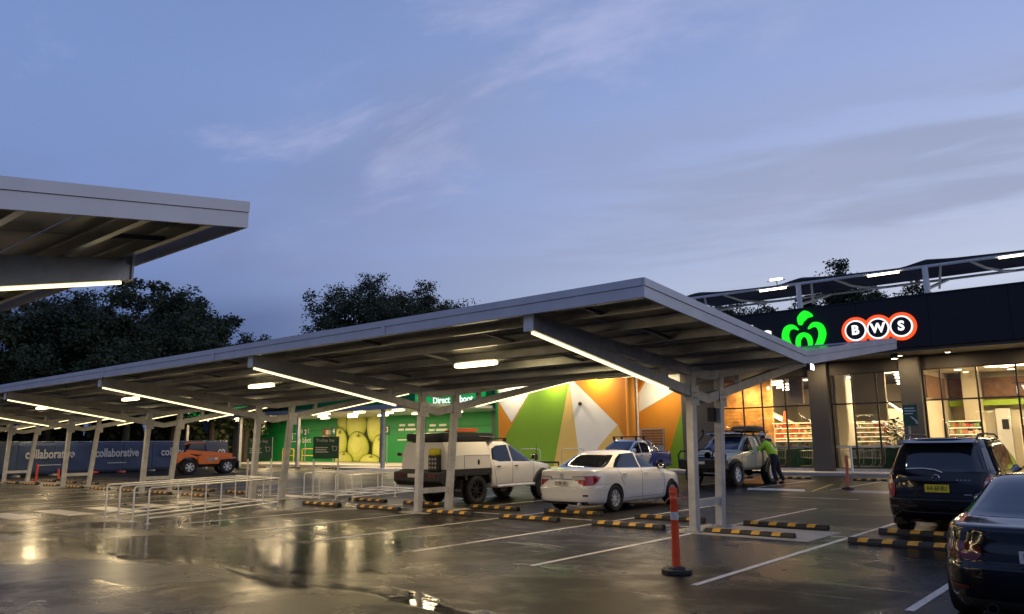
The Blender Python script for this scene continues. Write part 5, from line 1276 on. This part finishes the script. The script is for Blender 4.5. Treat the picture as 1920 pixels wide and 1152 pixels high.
# ---- black saloon cut by the right edge
def saloon():
    v = vehicle('dark_saloon', 'black low saloon cut off by the right edge, rear facing us', 'car', -1.10, 10.42, 90); v.scale = (1, 1, .925)
    K = [(.17, -2.10, 2.0, .80, 4.5, 4), (.23, -2.26, 2.2, .86, 4.8, 4), (.36, -2.32, 2.28, .895, 4.8, 4), (.50, -2.345, 2.31, .905, 4.8, 4), (.60, -2.35, 2.31, .91, 4.8, 4), (.64, -2.31, 2.30, .91, 4.8, 4), (.74, -2.30, 2.22, .905, 4.8, 4), (.82, -2.285, 2.0, .895, 4.8, 4.2), (.90, -2.275, 1.6, .88, 4.8, 4.5), (.955, -2.27, 1.28, .862, 4.8, 5), (.985, -2.24, 1.12, .845, 4.8, 5), (1.01, -2.0, 1.02, .825, 4.8, 5), (1.03, -1.78, .95, .81, 4.8, 5),
         (1.10, -1.56, .76, .765, 4.8, 5), (1.20, -1.30, .48, .71, 4.8, 5), (1.30, -1.04, .22, .66, 4.6, 4.8), (1.36, -.86, .06, .625, 4.4, 4.5), (1.395, -.72, -.06, .57, 4, 4), (1.415, -.58, -.16, .46, 3.6, 3.6), (1.425, -.48, -.24, .3, 3, 3), (1.428, -.42, -.3, .15, 3, 3)]
    S = Shell(K, -.34)
    b = S.body().build('body', 'car_black', v, smooth=30); cut(b, arches((-1.40, 1.40), .90, .365, .33))
    for s in (-1, 1):
        m = MB(); S.side_patch(m, s, [(-1.42, 1.04), (-.8, 1.02), (-.18, 1.01)], [(-1.04, 1.22), (-.75, 1.33), (-.2, 1.35)]); m.build('rear_door_window', 'glass_blue', v, smooth=60)
        m = MB(); S.side_patch(m, s, [(-.10, 1.01), (.4, 1.0), (.82, .99)], [(-.12, 1.35), (.08, 1.32), (.52, 1.12)]); m.build('front_door_window', 'glass_blue', v, smooth=60)
        m = MB(); S.line(m, s, [(-.14, .99), (-.15, .3)], .004); S.line(m, s, [(.95, .96), (.92, .3)], .004); S.line(m, s, [(-1.2, 1.0), (-1.1, .8), (-.98, .6)], .004); S.line(m, s, [(-2.15, .80), (-1.2, .82), (1.2, .78)], .005); m.build('panel_gap', 'gap', v)
        for x in (-.95, .05): handle(v, S, x, .86, s, 'car_black')
        mirror(v, .75, s * .98, 1.02, 'car_black')
        m = MB(); S.corner_patch(m, False, s, [(.67, .52, -2.06), (.72, .47, -2.02), (.80, .48, -1.98), (.835, .56, -1.97)], .008); m.build('tail_light', 'dark_red_lens', v, smooth=60)
        for x in (-1.40, 1.40): wheel(v, x, s * .79, .33, .235, 'alloy_dark', 10)
        m = MB(); m.lathe([(.03, -2.10), (.045, -2.12), (.045, -2.35), (.038, -2.35), (.036, -2.14), (.03, -2.10)], (0, s * .42, .25), 'x', 18); m.build('exhaust_pipe', 'alloy_dark', v)
        m = MB(); S.end_patch(m, False, [(.40, s * .60, s * .80), (.43, s * .60, s * .80)], .008); m.build('reflector', 'dark_red_lens', v)
    m = MB(); S.end_patch(m, False, [(1.035, -.66, .66), (1.12, -.63, .63), (1.22, -.58, .58), (1.32, -.53, .53)], .006); m.build('rear_window', 'glass_blue', v, smooth=60)
    m = MB(); S.end_patch(m, True, [(1.04, -.68, .68), (1.2, -.6, .6), (1.33, -.53, .53)], .006); m.build('windscreen', 'glass_dark', v, smooth=60)
    m = MB(); S.eline(m, False, [(-.72, .93), (-.66, .65), (.66, .65), (.72, .93)], .005); S.eline(m, False, [(-.88, .62), (.88, .62)], .005); m.build('boot_gap', 'gap', v)
    plate(v, -2.325, .73, 'RE·18X', False, 'plate_white', .37, .11)
    m = MB(); m.lathe([(0, -.008), (.042, -.008), (.042, .0), (0, .0)], (-2.285, 0, .885), 'x', 24); bd = m.build('badge', 'chrome', v)
    m = MB()
    for a in (0, PI): m.prism([(0, .885)] + [(.030 * math.cos(a + q * PI / 10), .885 + .030 * math.sin(a + q * PI / 10)) for q in range(6)], -2.296, -2.292, 'x')
    m.build('badge_quarter', 'car_blue', bd)
    m = MB(); S.end_patch(m, False, [(.20, -.6, .6), (.32, -.72, .72)], .008); m.build('bumper_insert', 'black_plastic', v)
    underbody(v, -2.0, 1.9, .7, .19)
    return v
saloon()

# ---- utility trucks
CABK = [(.42, -.78, 2.12, .80, 14, 4), (.50, -.84, 2.28, .88, 16, 4.2), (.65, -.85, 2.34, .905, 16, 4.4), (.80, -.85, 2.355, .912, 16, 4.4), (.92, -.85, 2.31, .912, 16, 4.4), (1.00, -.85, 2.16, .908, 16, 4.6), (1.07, -.85, 1.82, .895, 16, 4.8), (1.12, -.85, 1.42, .88, 16, 5), (1.16, -.85, 1.20, .862, 16, 5),
        (1.27, -.85, 1.0, .82, 14, 5), (1.42, -.83, .70, .765, 12, 5), (1.58, -.80, .38, .705, 10, 5), (1.68, -.77, .17, .655, 8, 4.8), (1.73, -.72, .04, .60, 6, 4.4), (1.755, -.64, -.05, .48, 5, 4), (1.765, -.52, -.10, .28, 4, 3.5), (1.768, -.45, -.13, .14, 4, 3)]
def cab(v, paint, axle=1.5, wr=.39, single=False, lift=0.0, dark='black_plastic'):
    K = [(k[0] + lift, *k[1:]) for k in CABK]; S = Shell(K, -.17); z = lift
    b = S.body().build('cab', paint, v, smooth=30); cut(b, arches((axle,), .91, wr + .07, wr - .01 + .02))
    for s in (-1, 1):
        if not single:
            m = MB(); S.side_patch(m, s, [(-.78, 1.22 + z), (-.5, 1.155 + z), (.02, 1.15 + z)], [(-.70, 1.52 + z), (-.5, 1.60 + z), (.0, 1.63 + z)]); m.build('rear_door_window', 'glass_blue', v, smooth=60)
        m = MB(); S.side_patch(m, s, [((.08 if not single else -.05), 1.15 + z), (.5, 1.14 + z), (1.02, 1.13 + z)], [((.06 if not single else -.07), 1.63 + z), (.24, 1.58 + z), (.70, 1.32 + z)]); m.build('front_door_window', 'glass_dark', v, smooth=60)
        m = MB(); x0 = .04 if not single else -.12
        S.line(m, s, [(x0, 1.12 + z), (x0, .55 + z)], .005); S.line(m, s, [(1.03, 1.10 + z), (1.02, .8 + z), (.98, .56 + z)], .005)
        if not single: S.line(m, s, [(-.76, 1.15 + z), (-.74, .9 + z), (-.66, .56 + z)], .005)
        S.line(m, s, [(-.7, .52 + z), (1.0, .52 + z)], .004); m.build('panel_gap', 'gap', v)
        handle(v, S, .20 if not single else .1, 1.02 + z, s, dark)
        if not single: handle(v, S, -.58, 1.02 + z, s, dark)
        m = MB(); S.corner_patch(m, True, s, [(.80 + z, .50, 2.0), (.90 + z, .52, 1.9), (.97 + z, .58, 1.82)], .012); m.build('headlight', 'clear_lens', v, smooth=60)
        m = MB(); N_ = 18; P = []
        for k in range(N_ + 1):
            a = PI * k / N_; P.append((axle + (wr + .10) * math.cos(a), wr + .0 + (wr + .10) * math.sin(a)))
        V = []
        for q, (x, zz) in enumerate(P):
            y = s * (S.side(min(2.2, x), max(.5 + lift, zz)) + .0); dx, dz = (x - axle) / (wr + .1), (zz - wr) / (wr + .1)
            V += [(x - dx * .05, y - s * .03, zz - dz * .05), (x - dx * .04, y + s * .055, zz - dz * .04), (x + dx * .03, y + s * .045, zz + dz * .03), (x + dx * .05, y - s * .02, zz + dz * .05)]
        m.add(V, [(4 * i + j, 4 * i + j + 1, 4 * i + j + 5, 4 * i + j + 4) for i in range(N_) for j in range(3)]); 
        if dark == 'black_plastic': m.build('wheel_flare', 'black_plastic', v, smooth=40)
    m = MB(); S.end_patch(m, True, [(1.18 + z, -.74, .74), (1.3 + z, -.70, .70), (1.5 + z, -.63, .63), (1.66 + z, -.56, .56)], .007); m.build('windscreen', 'glass_blue', v, smooth=60)
    m = MB(); S.end_patch(m, True, [(.62 + z, -.42, .42), (.80 + z, -.48, .48), (.95 + z, -.46, .46)], .012); m.build('grille', 'black_plastic', v, smooth=60)
    m = MB(); S.end_patch(m, False, [(1.22 + z, -.60, .60), (1.58 + z, -.56, .56)], .006); m.build('rear_window', 'glass_dark', v, smooth=60)
    return S
def chassis(v, x0, x1, z=.42):
    m = MB()
    for s in (-1, 1): m.span(x0, x1, s * .42 - .05, s * .42 + .05, z, z + .14)
    for x in (x0 + .1, (x0 + x1) / 2, x1 - .3): m.span(x - .06, x + .06, -.42, .42, z + .02, z + .12)
    m.tube([(-1.5, -.75, .40), (-1.5, .75, .40)], .06, 10); m.tube([(1.5, -.75, .40), (1.5, .75, .40)], .05, 10); m.blob((-1.5, 0, .40), (.28, .32, .28), 2, 8); m.span(-.4, 1.9, -.38, .38, z - .02, z + .3)
    m.build('chassis', 'black_plastic', v)
# white truck with tray canopy
v = vehicle('canopy_truck', 'white dual cab truck with grey box canopy, black roof case and big black wheels', 'utility truck', -16.28, 17.75, 90)
S = cab(v, 'car_cream', 1.5, .385); chassis(v, -2.6, 1.9)
for x in (-1.5, 1.5):
    for s in (-1, 1): wheel(v, x, s * .80, .395, .28, 'alloy_dark', 8, 'spoke', True)
m = MB(); m.span(-2.72, -.90, -.93, .93, .90, .985); m.span(-2.72, -.9, -.93, -.90, .80, .90); m.span(-2.72, -.9, .90, .93, .80, .90)
for s in (-1, 1):
    m.prism([(-2.05, .86), (-1.98, .68), (-1.9, .68), (-1.92, .86)], s * .66, s * .95, 'y'); m.prism([(-1.05, .86), (-.98, .58), (-.92, .58), (-.95, .86)], s * .66, s * .95, 'y')
m.build('tray', 'black_plastic', v, bevel=.008)
m = MB(); sec = [(-.91, .985), (-.91, 1.36), (-.74, 1.72), (.74, 1.72), (.91, 1.36), (.91, .985)]
m.prism(sec, -2.66, -.93, 'x'); cn_ = m.build('canopy_box', 'car_cream', v, bevel=.012)
m = MB()
for s in (-1, 1):
    m.span(-2.0, -1.99, s * .905, s * .915, 1.0, 1.35); m.prism([(-2.0, 1.36), (-.98, 1.36), (-.98, 1.355), (-2.0, 1.355)], s * .905, s * .917, 'y')
m.build('panel_gap', 'gap', cn_)
m = MB()
for s in (-1, 1): m.blob((-1.42, s * .912, 1.16), (.10, .012, .16), 2, 10)
m.build('emblem', 'black_plastic', cn_)
m = MB(); m.blob((-1.62, 0, 1.86), (2.35, 1.55, .25), 7, 12); rc = m.build('roof_case', 'dark_metal', v, smooth=40)
m = MB(); m.span(-2.6, -.6, -.55, -.5, 1.72, 1.78); m.span(-2.6, -.6, .5, .55, 1.72, 1.78); m.build('case_rail', 'dark_metal', rc)
m = MB(); m.span(-1.4, -.45, -.735, -.722, 1.88, 1.9) if False else None; m.beam((-1.25, -.782, 1.88), (-.6, -.782, 1.85), .01, .02); m.build('case_stripe', 'chequer', rc)
m = MB(); m.blob((-1.45, -.25, 2.03), (1.15, .34, .07), 5, 8); m.blob((-1.35, -.25, 2.085), (1.0, .32, .05), 5, 8); m.build('traction_board', 'board_orange', rc, smooth=40)
m = MB(); m.span(-.75, .1, -.62, .62, 1.80, 1.83)
for x in (-.7, 0.05):
    for s in (-1, 1): m.span(x - .04, x + .04, s * .56, s * .63, 1.72, 1.81)
m.build('roof_rack', 'dark_metal', v)
m = MB(); m.prism([(-2.74, .96), (-2.95, .92), (-2.95, .68), (-2.80, .56), (-2.6, .56), (-2.6, .96)], -.93, .93, 'y'); rb = m.build('rear_bumper', 'black_plastic', v, bevel=.02)
for s in (-1, 1):
    m = MB(); m.span(-2.965, -2.95, s * .62 - .14, s * .62 + .14, .78, .88); m.build('tail_light', 'dark_red_lens', rb)
plate(rb, -2.957, .83, '', False, 'plate_white', .3, .10, .18)
m = MB(); m.box((-2.75, -.52, 1.17), (.15, .36, .42)); jc = m.build('storage_crate', 'black_plastic', v, bevel=.015)
m = MB(); m.box((-2.827, -.52, 1.16), (.004, .32, .32), 1)
for i in range(3):
    for k in range(3): m.box((-2.830, -.63 + i * .11, 1.05 + k * .11), (.01, .06, .06))
m.build('light_grid', ['chequer', 'black_plastic'], jc)
m = MB(); m.blob((-2.76, -.52, 1.46), (.18, .36, .20), 4, 8); m.build('yellow_bag', 'jerry_yellow', jc, smooth=40)
for s in (-1, 1):
    m = MB(); m.box((-2.12, s * .78, .46), (.02, .30, .44)); fl_ = m.build('mud_flap', 'rubber', v)
    m = MB(); [m.box((-2.132, s * .78 - .10 + k * .045, .42), (.004, .028, .07)) for k in range(5)]; m.build('flap_lettering', 'chequer', fl_)
    mirror(v, .92, s * 1.02, 1.26, 'black_plastic', (.14, .20, .22))
    m = MB(); m.tube([(-.6, s * .86, .46), (1.0, s * .92, .46)], .045, 8); m.tube([(-.6, s * .9, .46), (-.7, s * .5, .5)], .03, 6); m.tube([(1.0, s * .9, .46), (1.05, s * .5, .5)], .03, 6); m.build('side_step', 'steel', v)
m = MB(); m.tube([(1.3, -.80, 1.1), (1.28, -.80, 1.62)], .008, 5); m.build('antenna', 'dark_metal', v)
m = MB(); m.blob((-2.70, .97, 1.40), (.16, .1, .10), 3, 6); m.build('marker_lamp', 'dark_red_lens', v)
m = MB(); m.tube([(2.36, -.8, .62), (2.42, -.78, 1.05), (2.42, .78, 1.05), (2.36, .8, .62)], .035, 8); m.box((2.40, 0, .65), (.12, 1.7, .24)); m.build('bull_bar', 'black_plastic', v, bevel=.01)

# blue and white truck facing us
v = vehicle('dual_cab_truck', 'white truck with a blue tub and black roof bars, parked facing us by the mural', 'utility truck', -20.05, 31.2, -90)
S = cab(v, 'car_silver', 1.5, .36, dark='chrome'); chassis(v, -2.5, 1.9)
TK = [(.50, -2.62, -.90, .84, 8, 20), (.60, -2.68, -.90, .89, 8, 20), (.85, -2.70, -.90, .905, 8, 20), (1.05, -2.70, -.90, .90, 8, 20), (1.16, -2.70, -.90, .885, 8, 20), (1.19, -2.68, -.92, .86, 8, 20)]
T = Shell(TK, -1.8); b = T.body().build('tub', 'car_blue', v, smooth=30); c = arches((-1.5,), .90, .44, .37); c.span(-2.60, -.98, -.76, .76, .75, 1.4); cut(b, c)
for x in (-1.5, 1.5):
    for s in (-1, 1): wheel(v, x, s * .79, .37, .25, 'alloy', 6)
for s in (-1, 1):
    m = MB(); S.side_patch(m, s, [(-.84, .54), (-.25, .54)], [(-.84, 1.14), (-.80, 1.14)], .004); m.build('door_wrap', 'car_blue', v, smooth=60)
    mirror(v, .95, s * 1.02, 1.26, 'car_white', (.15, .21, .2))
    m = MB(); T.side_patch(m, s, [(-2.66, .72), (-2.56, .72)], [(-2.66, 1.1), (-2.56, 1.1)], .01); m.build('tail_light', 'red_lens', v)
    m = MB(); m.tube([(-1.0, s * .78, 1.18), (-1.15, s * .66, 1.62), (-1.2, s * .5, 1.66), (-1.2, 0, 1.66)], .035, 8); m.tube([(-1.15, s * .68, 1.55), (-1.6, s * .78, 1.18)], .03, 8); m.build('sports_bar', 'chrome', v, smooth=50)
    m = MB(); m.tube([(-.6, s * .86, .44), (1.0, s * .92, .44)], .04, 8); m.build('side_step', 'dark_metal', v)
for x in (-.62, .05):
    m = MB(); m.tube([(x, -.68, 1.88), (x, .68, 1.88)], .022, 8)
    for s in (-1, 1): m.span(x - .045, x + .045, s * .60 - .03, s * .60 + .03, 1.70, 1.88)
    m.build('roof_bar', 'dark_metal', v)
m = MB(); m.span(-2.78, -2.66, -.8, .8, .50, .62); m.build('rear_step', 'chrome', v, bevel=.02)
m = MB(); m.span(2.33, 2.40, -.7, .7, .55, .66); m.build('bumper_trim', 'chrome', v, bevel=.02)

# khaki four wheel drive facing us
v = vehicle('four_wheel_drive', 'khaki lifted four wheel drive with black bull bar and roof load, facing us', 'utility truck', -13.80, 28.95, -90)
LF = .14
S = cab(v, 'car_khaki', 1.5, .43, True, LF); chassis(v, -2.4, 1.9, .52)
for x in (-1.5, 1.5):
    for s in (-1, 1): wheel(v, x, s * .82, .44, .32, 'alloy', 6, 'dish', True)
BK = [(.66, -2.42, -.88, .82, 9, 20), (.76, -2.46, -.88, .89, 9, 20), (1.05, -2.48, -.88, .91, 9, 20), (1.30, -2.47, -.88, .885, 9, 20), (1.60, -2.42, -.86, .78, 9, 16), (1.80, -2.36, -.84, .70, 8, 12), (1.86, -2.3, -.86, .62, 7, 10), (1.88, -2.1, -1.0, .4, 6, 8)]
T = Shell(BK, -1.7); b = T.body().build('rear_canopy', 'car_khaki', v, smooth=30); cut(b, arches((-1.5,), .91, .52, .44))
for s in (-1, 1):
    m = MB(); T.side_patch(m, s, [(-2.2, 1.30), (-.98, 1.30)], [(-2.1, 1.72), (-1.0, 1.74)]); m.build('side_hatch_opening', 'glass_dark', v, smooth=60)
    mirror(v, .95, s * 1.04, 1.36, 'black_plastic', (.14, .24, .24))
    m = MB()
    for k in range(15):
        a = PI * k / 14
    N_ = 16; V = []
    for k in range(N_ + 1):
        a = PI * k / N_; x, zz = -1.5 + .54 * math.cos(a), .44 + .54 * math.sin(a); dx, dz = math.cos(a), math.sin(a); y = s * .90
        V += [(x - dx * .05, y - s * .03, zz - dz * .05), (x - dx * .04, y + s * .07, zz - dz * .04), (x + dx * .03, y + s * .06, zz + dz * .03), (x + dx * .05, y - s * .04, zz + dz * .05)]
    m.add(V, [(4 * i + j, 4 * i + j + 1, 4 * i + j + 5, 4 * i + j + 4) for i in range(N_) for j in range(3)]); m.build('wheel_flare', 'black_plastic', v, smooth=40)
m = MB(); m.prism([(2.20, .62), (2.52, .66), (2.56, .98), (2.38, 1.02), (2.2, .95)], -.92, .92, 'y')
bb = m.build('bull_bar', 'black_plastic', v, bevel=.02)
m = MB()
for s in (-1, 1): m.tube([(2.44, s * .92, .80), (2.44, s * .95, 1.15), (2.46, s * .82, 1.30), (2.48, s * .50, 1.30), (2.5, s * .42, 1.0)], .032, 8)
m.tube([(2.48, -.5, 1.30), (2.50, -.30, 1.36), (2.50, .30, 1.36), (2.48, .5, 1.30)], .032, 8); m.tube([(2.5, -.42, 1.15), (2.5, .42, 1.15)], .022, 8); m.build('bar_hoop', 'black_plastic', bb, smooth=50)
for s in (-1, 1):
    m = MB(); m.lathe([(0, .0), (.11, .0), (.12, -.08), (0, -.09)], (2.60, s * .30, 1.15), 'x', 20); dl = m.build('driving_lamp', 'black_plastic', bb, smooth=40)
    m = MB(); m.lathe([(0, .006), (.10, .006)], (2.60, s * .30, 1.15), 'x', 20); m.build('lens', 'clear_lens', dl)
plate(bb, 2.565, .88, '', True, 'plate_white', .34, .1)
m = MB(); m.span(-1.9, .35, -.72, .72, 1.95, 1.975)
for x in (-1.8, -.7, .3):
    for s in (-1, 1): m.span(x - .03, x + .03, s * .60, s * .66, 1.82, 1.96)
for s in (-1, 1): m.tube([(-1.9, s * .72, 2.03), (.35, s * .72, 2.03)], .018, 6)
rk = m.build('roof_rack', 'dark_metal', v)
m = MB(); m.blob((-1.25, .15, 2.10), (1.3, 1.1, .24), 3.5, 10); m.build('swag_roll', 'tarp', rk, smooth=60)
m = MB(); m.blob((-.1, -.3, 2.03), (.9, .3, .07), 4, 8); m.blob((.0, .35, 2.04), (.8, .28, .09), 4, 8); m.build('loaded_boards', 'timber', rk, smooth=50)
m = MB(); m.tube([(.55, -.72, 1.9), (.42, -.60, 1.93), (.42, .60, 1.93), (.55, .72, 1.9)], .02, 6); m.blob((.44, 0, 1.93), (.06, 1.0, .06), 4, 8); m.build('light_bar', 'chrome', v, smooth=50)
m = MB(); m.tube([(1.1, -.90, 1.2), (1.05, -.93, 1.5), (.75, -.78, 1.86), (.7, -.78, 2.0)], .04, 8); m.blob((.72, -.78, 2.05), (.16, .1, .14), 3, 8); m.build('snorkel', 'black_plastic', v, smooth=50)

# ---- orange telehandler
tx, ty = -47.1, 25.2
v = thing('telehandler', 'orange telehandler with grey wheels parked before the banner fence', 'telehandler', (tx, ty, 0), math.atan2(.965, .26))
m = MB(); m.prism([(-1.6, .42), (1.3, .40), (1.6, .55), (1.6, .82), (-.2, .78), (-1.6, .8)], -.36, .36, 'y'); m.build('chassis', 'black_plastic', v, bevel=.02)
m = MB(); m.prism([(-1.75, .66), (-1.80, 1.05), (-1.62, 1.30), (-1.25, 1.34), (-1.05, 1.18), (-.62, 1.05), (-.62, .80), (-.85, .98), (-1.4, .98)], -.60, .58, 'y'); m.build('rear_body', 'car_orange', v, bevel=.04)
m = MB(); m.prism([(-.60, .58), (-.62, 1.08), (-.1, 1.20), (.85, 1.14), (1.55, .98), (1.55, .86), (.72, .84), (.62, .58)], -.72, -.26, 'y'); bc = m.build('engine_cover', 'car_orange', v, bevel=.04)
m = MB(); m.span(-.1, .25, -.728, -.72, .78, .96); m.build('side_panel', 'chequer', bc); m = MB(); m.span(.35, .55, -.728, -.72, .84, 1.0); m.build('decal', 'white_paint', bc)
m = MB(); m.span(-.55, .62, .05, .80, .50, .95); m.build('cab_base', 'car_orange', v, bevel=.03)
m = MB()
for a, b in (((-1.25, -.30, 1.15), (-1.05, -.26, 1.86)), ((-1.25, .80, 1.0), (-1.05, .76, 1.86)), ((.10, -.30, .95), (-.22, -.26, 1.86)), ((.10, .80, .95), (-.22, .76, 1.86))): m.beam(a, b, .06, .06)
cf = m.build('cab_frame', 'black_plastic', v)
m = MB(); m.prism([(-1.22, 1.05), (.08, 1.0), (-.24, 1.84), (-1.04, 1.84)], -.26, .76, 'y'); m.build('cab_glass', 'glass_dark', cf)
m = MB(); m.prism([(-1.22, 1.78), (-1.12, 1.92), (-.30, 1.92), (-.12, 1.84), (-.14, 1.80), (-.3, 1.86), (-1.1, 1.85)], -.32, .82, 'y'); m.build('cab_roof', 'car_orange', cf, bevel=.02)
m = MB(); m.lathe([(0, 2.05), (.05, 2.04), (.06, 1.92)], (-.9, .3, 0), n=14); m.build('beacon', 'board_orange', cf)
m = MB(); m.beam((-1.3, -.42, 1.36), (1.45, -.42, 1.10), .22, .24); bm_ = m.build('boom', 'car_orange', v, bevel=.02)
m = MB(); m.beam((1.4, -.42, 1.10), (1.8, -.42, .62), .18, .18); m.span(1.8, 1.88, -.6, .6, .25, .75)
for s in (-.45, .25): m.span(1.86, 2.5, s - .06, s + .06, .16, .21)
m.build('fork_carriage', 'dark_metal', bm_)
m = MB(); m.blob((1.35, .55, 1.15), (.1, .14, .12), 3, 8); m.blob((1.55, -.7, .95), (.1, .14, .12), 3, 8); m.build('work_lamp', 'clear_lens', v)
for x in (-1.12, 1.12):
    for s in (-1, 1): wheel(v, x, s * .72, .44, .32, 'alloy', 6, 'dish', True)

# ------------------------------------------------------------------ person at the khaki vehicle
def skin_mesh(name, chains, m, parent, sub=2, root=0):
    V, E, Rr = [], [], []
    idx = {}
    for ch in chains:
        prev = None
        for p in ch:
            key = tuple(round(c, 4) for c in p[:3])
            if key not in idx: idx[key] = len(V); V.append(p[:3]); Rr.append(p[3] if len(p) == 4 else p[3:5])
            if prev is not None and prev != idx[key]: E.append((prev, idx[key]))
            prev = idx[key]
    me = bpy.data.meshes.new(name); me.from_pydata(V, E, []); o = bpy.data.objects.new(name, me); COL.objects.link(o)
    sk = o.modifiers.new('skin', 'SKIN'); sk.use_smooth_shade = True
    for i, r in enumerate(Rr): me.skin_vertices[0].data[i].radius = (r, r) if not isinstance(r, (tuple, list)) else tuple(r)
    for i in range(len(V)): me.skin_vertices[0].data[i].use_root = (i == root)
    sb = o.modifiers.new('sub', 'SUBSURF'); sb.levels = sub; sb.render_levels = sub
    bpy.context.view_layer.update(); nm = bpy.data.meshes.new_from_object(o.evaluated_get(DG())); bpy.data.objects.remove(o)
    for p in nm.polygons: p.use_smooth = True
    nm.materials.clear(); nm.materials.append(M(m)); o = bpy.data.objects.new(name, nm); COL.objects.link(o); o.parent = parent; return o
# local frame: +x towards the vehicle, +y to the left of the person
P_ = thing('person', 'person in lime hi-vis shirt, white cap and dark trousers leaning into the khaki vehicle', 'person', (-12.42, 29.75, 0), PI)
k = 1.06
def p3(x, y, z, *r): return (x * k, y * k, z * k, *[q * k for q in r])
pel = p3(.02, 0, .96, .145)
legs = [[pel, p3(-.02, .10, .86, .098), p3(.02, .12, .50, .068), p3(-.10, .12, .10, .045), p3(-.02, .12, .05, .05), p3(.12, .13, .035, .038)],
        [pel, p3(-.03, -.10, .86, .098), p3(-.06, -.13, .50, .068), p3(-.24, -.14, .11, .045), p3(-.17, -.14, .05, .05), p3(-.03, -.15, .035, .038)]]
sp = p3(.10, 0, 1.16, .15); chst = p3(.24, 0, 1.38, .155); neck = p3(.36, 0, 1.54, .055); hd0 = p3(.41, 0, 1.62, .075); hd1 = p3(.43, 0, 1.71, .098); hd2 = p3(.42, 0, 1.80, .075)
def arm(s, tgt):
    sh_ = p3(.27, s * .19, 1.43, .065); el = p3(.44, s * .27, 1.22, .045); wr_ = p3(*tgt, .032); hn = p3(tgt[0] + .07, tgt[1], tgt[2] + .01, .036)
    return [chst, sh_, el, wr_, hn], hn
al, hl = arm(1, (.60, .16, 1.34)); ar, hr = arm(-1, (.60, -.18, 1.30))
body = skin_mesh('body', [[pel, sp, chst, neck, hd0, hd1, hd2], *legs, al, ar], 'skin', P_)
for s, h_ in ((1, hl), (-1, hr)):
    for j in range(4):
        b = Vector(h_[:3]) + Vector((.02, (j - 1.5) * .020, 0)); l = (.07, .08, .075, .06)[j]
        skin_mesh('finger', [[(*b, .010), (*(b + Vector((l * .55, 0, .006))), .0095), (*(b + Vector((l, 0, -.012))), .008)]], 'skin', body, 1)
    b = Vector(h_[:3]) + Vector((-.02, -s * .03, 0)); skin_mesh('thumb', [[(*b, .012), (*(b + Vector((.03, -s * .03, .0))), .011), (*(b + Vector((.06, -s * .035, -.01))), .009)]], 'skin', body, 1)
def grow(ch, q): return [(*c[:3], c[3] + q * k) for c in ch]
sh = [grow([p3(.0, 0, .84, .13), pel, sp, chst, p3(.33, 0, 1.50, .065)], .034)] + [grow(a[:3], .02) + [(*[(a[2][i] + a[3][i]) / 2 for i in range(3)], .045 * k)] for a in (al, ar)]
skin_mesh('shirt', sh, 'hivis', P_)
tr_ = [grow([pel, *l[1:4]], .022) for l in legs]
skin_mesh('trousers', [grow([p3(.08, 0, 1.13, .145), pel], .03)] + [[(*pel[:3], pel[3] + .026 * k), *t[1:]] for t in tr_], 'navy_cloth', P_)
for l in legs: skin_mesh('boot', [[(*l[3][:3], .066), (*l[4][:3], .068), (*l[5][:3], .052)]], 'boot', P_, 1)
m = MB(); c_ = Vector(hd1[:3]); m.blob(c_ + Vector((-.005, 0, .055)), (.245, .205, .16), 2.2, 10); m.blob(c_ + Vector((.13, 0, .045)), (.16, .17, .02), 2.5, 8); m.build('cap', 'cap_white', P_, smooth=60)
m = MB(); m.blob(c_ + Vector((-.04, 0, -.02)), (.19, .205, .19), 2.2, 10); m.build('hair', 'hair', P_, smooth=60)
m = MB(); m.blob(c_ + Vector((.105, 0, -.03)), (.045, .035, .05), 2, 6)
for s in (-1, 1): m.blob(c_ + Vector((.0, s * .10, -.02)), (.05, .02, .065), 2, 6)
fc = m.build('face_feature', 'skin', body, smooth=60)
m = MB()
for s in (-1, 1): m.blob(c_ + Vector((.092, s * .035, .0)), (.02, .03, .016), 2, 6)
m.box(c_ + Vector((.092, 0, -.075)), (.012, .05, .008)); m.build('eyes_and_mouth', 'hair', fc)
m = MB(); m.tube([(sp[0] - .155, -.10 * k, sp[2] + .02), (chst[0] - .165, -.09 * k, chst[2] + .02)], .012, 6); m.tube([(sp[0] - .155, .10 * k, sp[2] + .02), (chst[0] - .165, .09 * k, chst[2] + .02)], .012, 6); m.build('reflective_strip', 'reflect_tape', P_)

bpy.context.view_layer.update()
